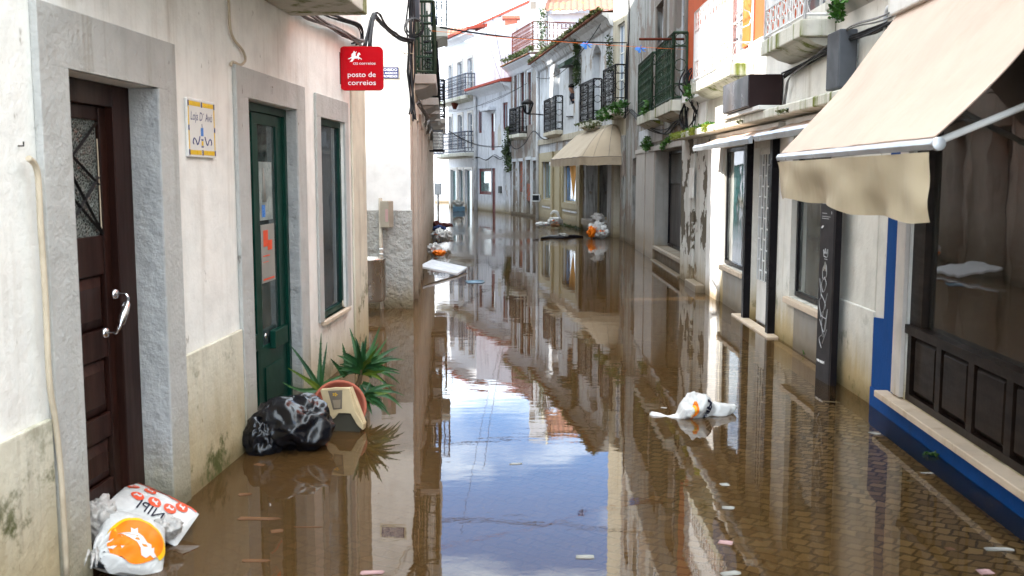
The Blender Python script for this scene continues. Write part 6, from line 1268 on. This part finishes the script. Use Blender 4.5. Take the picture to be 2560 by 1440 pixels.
# --- person at the window
pr = FU.w(5.5, .0, 4.15)
per = thing('person', 'person with dark hair leaning out of a first floor window, looking down the street', 'person', FU.w(5.5, -.3, 3.3))
hc = D(1427, 221, (FU.w(5.6, .22, 0)).y); n_ = FU.n; uu_ = FU.u
def skin(verts, edges, radii, name, mat, parent, lvl=2):
    me = bpy.data.meshes.new(name); org = base_of(parent); me.from_pydata([Vector(v)-Vector(org) for v in verts], edges, []); o = bpy.data.objects.new(name, me); COL.objects.link(o); o.parent = parent
    sk = o.modifiers.new('s', 'SKIN'); 
    for v, r in zip(me.skin_vertices[0].data, radii): v.radius = (r, r) if not isinstance(r, tuple) else r
    me.skin_vertices[0].data[0].use_root = True
    ss_ = o.modifiers.new('b', 'SUBSURF'); ss_.levels = lvl; ss_.render_levels = lvl
    dg = bpy.context.evaluated_depsgraph_get(); m2 = bpy.data.meshes.new_from_object(o.evaluated_get(dg)); o.modifiers.clear(); o.data = m2; m2.materials.clear(); m2.materials.append(mat)
    for p in m2.polygons: p.use_smooth = True
    return o
nk = hc-n_*.06-Vector((0, 0, .13)); ch = nk-n_*.10-Vector((0, 0, .22)); pv = ch-n_*.18-Vector((0, 0, .38))
V_ = [pv, ch, nk, hc-Vector((0, 0, .04)), hc+Vector((0, 0, .05))]; E_ = [(0, 1), (1, 2), (2, 3), (3, 4)]; Rr = [.14, .15, .055, .075, .08]
for s_ in (-1, 1):
    b0 = len(V_); sh_ = ch+uu_*.19*s_+Vector((0, 0, .10)); el = sh_+uu_*.05*s_-Vector((0, 0, .24))+n_*.04; ha = FU.w(5.55+.16*s_, -.12, 3.98); V_ += [sh_, el, ha, ha+n_*.08]; E_ += [(1, b0), (b0, b0+1), (b0+1, b0+2), (b0+2, b0+3)]; Rr += [.06, .045, .032, .03]
    for k in range(5):
        V_.append(ha+n_*(.13 if k < 4 else .09)+uu_*(.018*(k-1.5) if k < 4 else -.05*s_)-Vector((0, 0, .01))); E_.append((b0+3, len(V_)-1)); Rr.append(.009)
skin(V_, E_, Rr, 'body', M['skin'], per)
hr = MB(); hr.grid(lambda u, v: hc+Vector((0, 0, .05))-n_*.02+Vector((math.cos(u*2*math.pi)*math.sin(v*1.75)*.098, math.sin(u*2*math.pi)*math.sin(v*1.75)*.105, math.cos(v*1.75)*.10)), 20, 10); mk('hair', hr, M['hair'], per, fix=False)
fc = hc+n_*.055
sh2 = MB(); sh2.grid(lambda u, v: (pv.lerp(nk, v))+Vector((0, 0, -.02))+uu_*(math.cos(u*2*math.pi)*(.19+.03*math.sin(v*3))*(1 if v < .8 else 1-(v-.8)*3.2))+n_*(math.sin(u*2*math.pi)*.16*(1 if v < .8 else 1-(v-.8)*3)), 20, 10); mk('shirt', sh2, M['dark_shirt'], per, fix=False)
# --- small white cage on the drain corner, antenna
cg = thing('meter_cage', 'small white metal frame box fixed to the wall at the ruined house corner', 'box', FW.w(.3, .3, 1.2)); k0_, k1_ = D(1329, 504, 37.5), D(1350, 486, 37.5); Fc = Fr((k0_.x, 37.5), (k1_.x, 37.5))
mk('frame', ringmb(Fc, 0, Fc.L, k0_.z, k1_.z, .035, -.3, 0), M['pvc'], cg); mk('back', MB().box(Fc, .036, Fc.L-.036, -.29, -.25, k0_.z+.04, k1_.z-.04), M['panel_grey'], cg); mk('bracket', MB().box(Fc, Fc.L+.001, Fc.L+.12, -.1, -.06, k0_.z+.05, k0_.z+.12), M['pvc'], cg)
at = thing('roof_antenna', 'thin television antenna against the sky above the far houses', 'antenna', (-3, 60, 8)); p0_ = D(1124, 37, 57); mk('boom', MB().tube([p0_-Vector((.35, 0, 0)), p0_+Vector((.35, 0, .06))], .02, 4), M['cable_grey'], at)
for k in range(3): mk('rod', MB().tube([p0_+Vector((-.3+.25*k, -.2, .0)), p0_+Vector((-.3+.25*k, .2, .12))], .012, 4), M['cable_grey'], at)
mk('mast', MB().tube([p0_, p0_-Vector((0, -.5, 4))], .02, 4), M['cable_grey'], at)

fuzz([FS3.w(s_, .252, 2.14+.085*q) for s_ in (5.0, 5.1, 5.15, 5.9, 6.0, 6.1, 6.15, 6.7, 7.1, 7.2, 7.3, 7.4, 7.6, 7.8) for q in (.2, .5, .8, 1)], (.06, .006, .015), .022, 2600, M['moss_bright'], 'ledge_moss', C)
fuzz([FS3.w(s_, .252, 2.16) for s_ in (1.2, 1.35, 1.4, 3.0, 3.1)], (.06, .006, .02), .02, 500, M['moss'], 'ledge_moss', C)
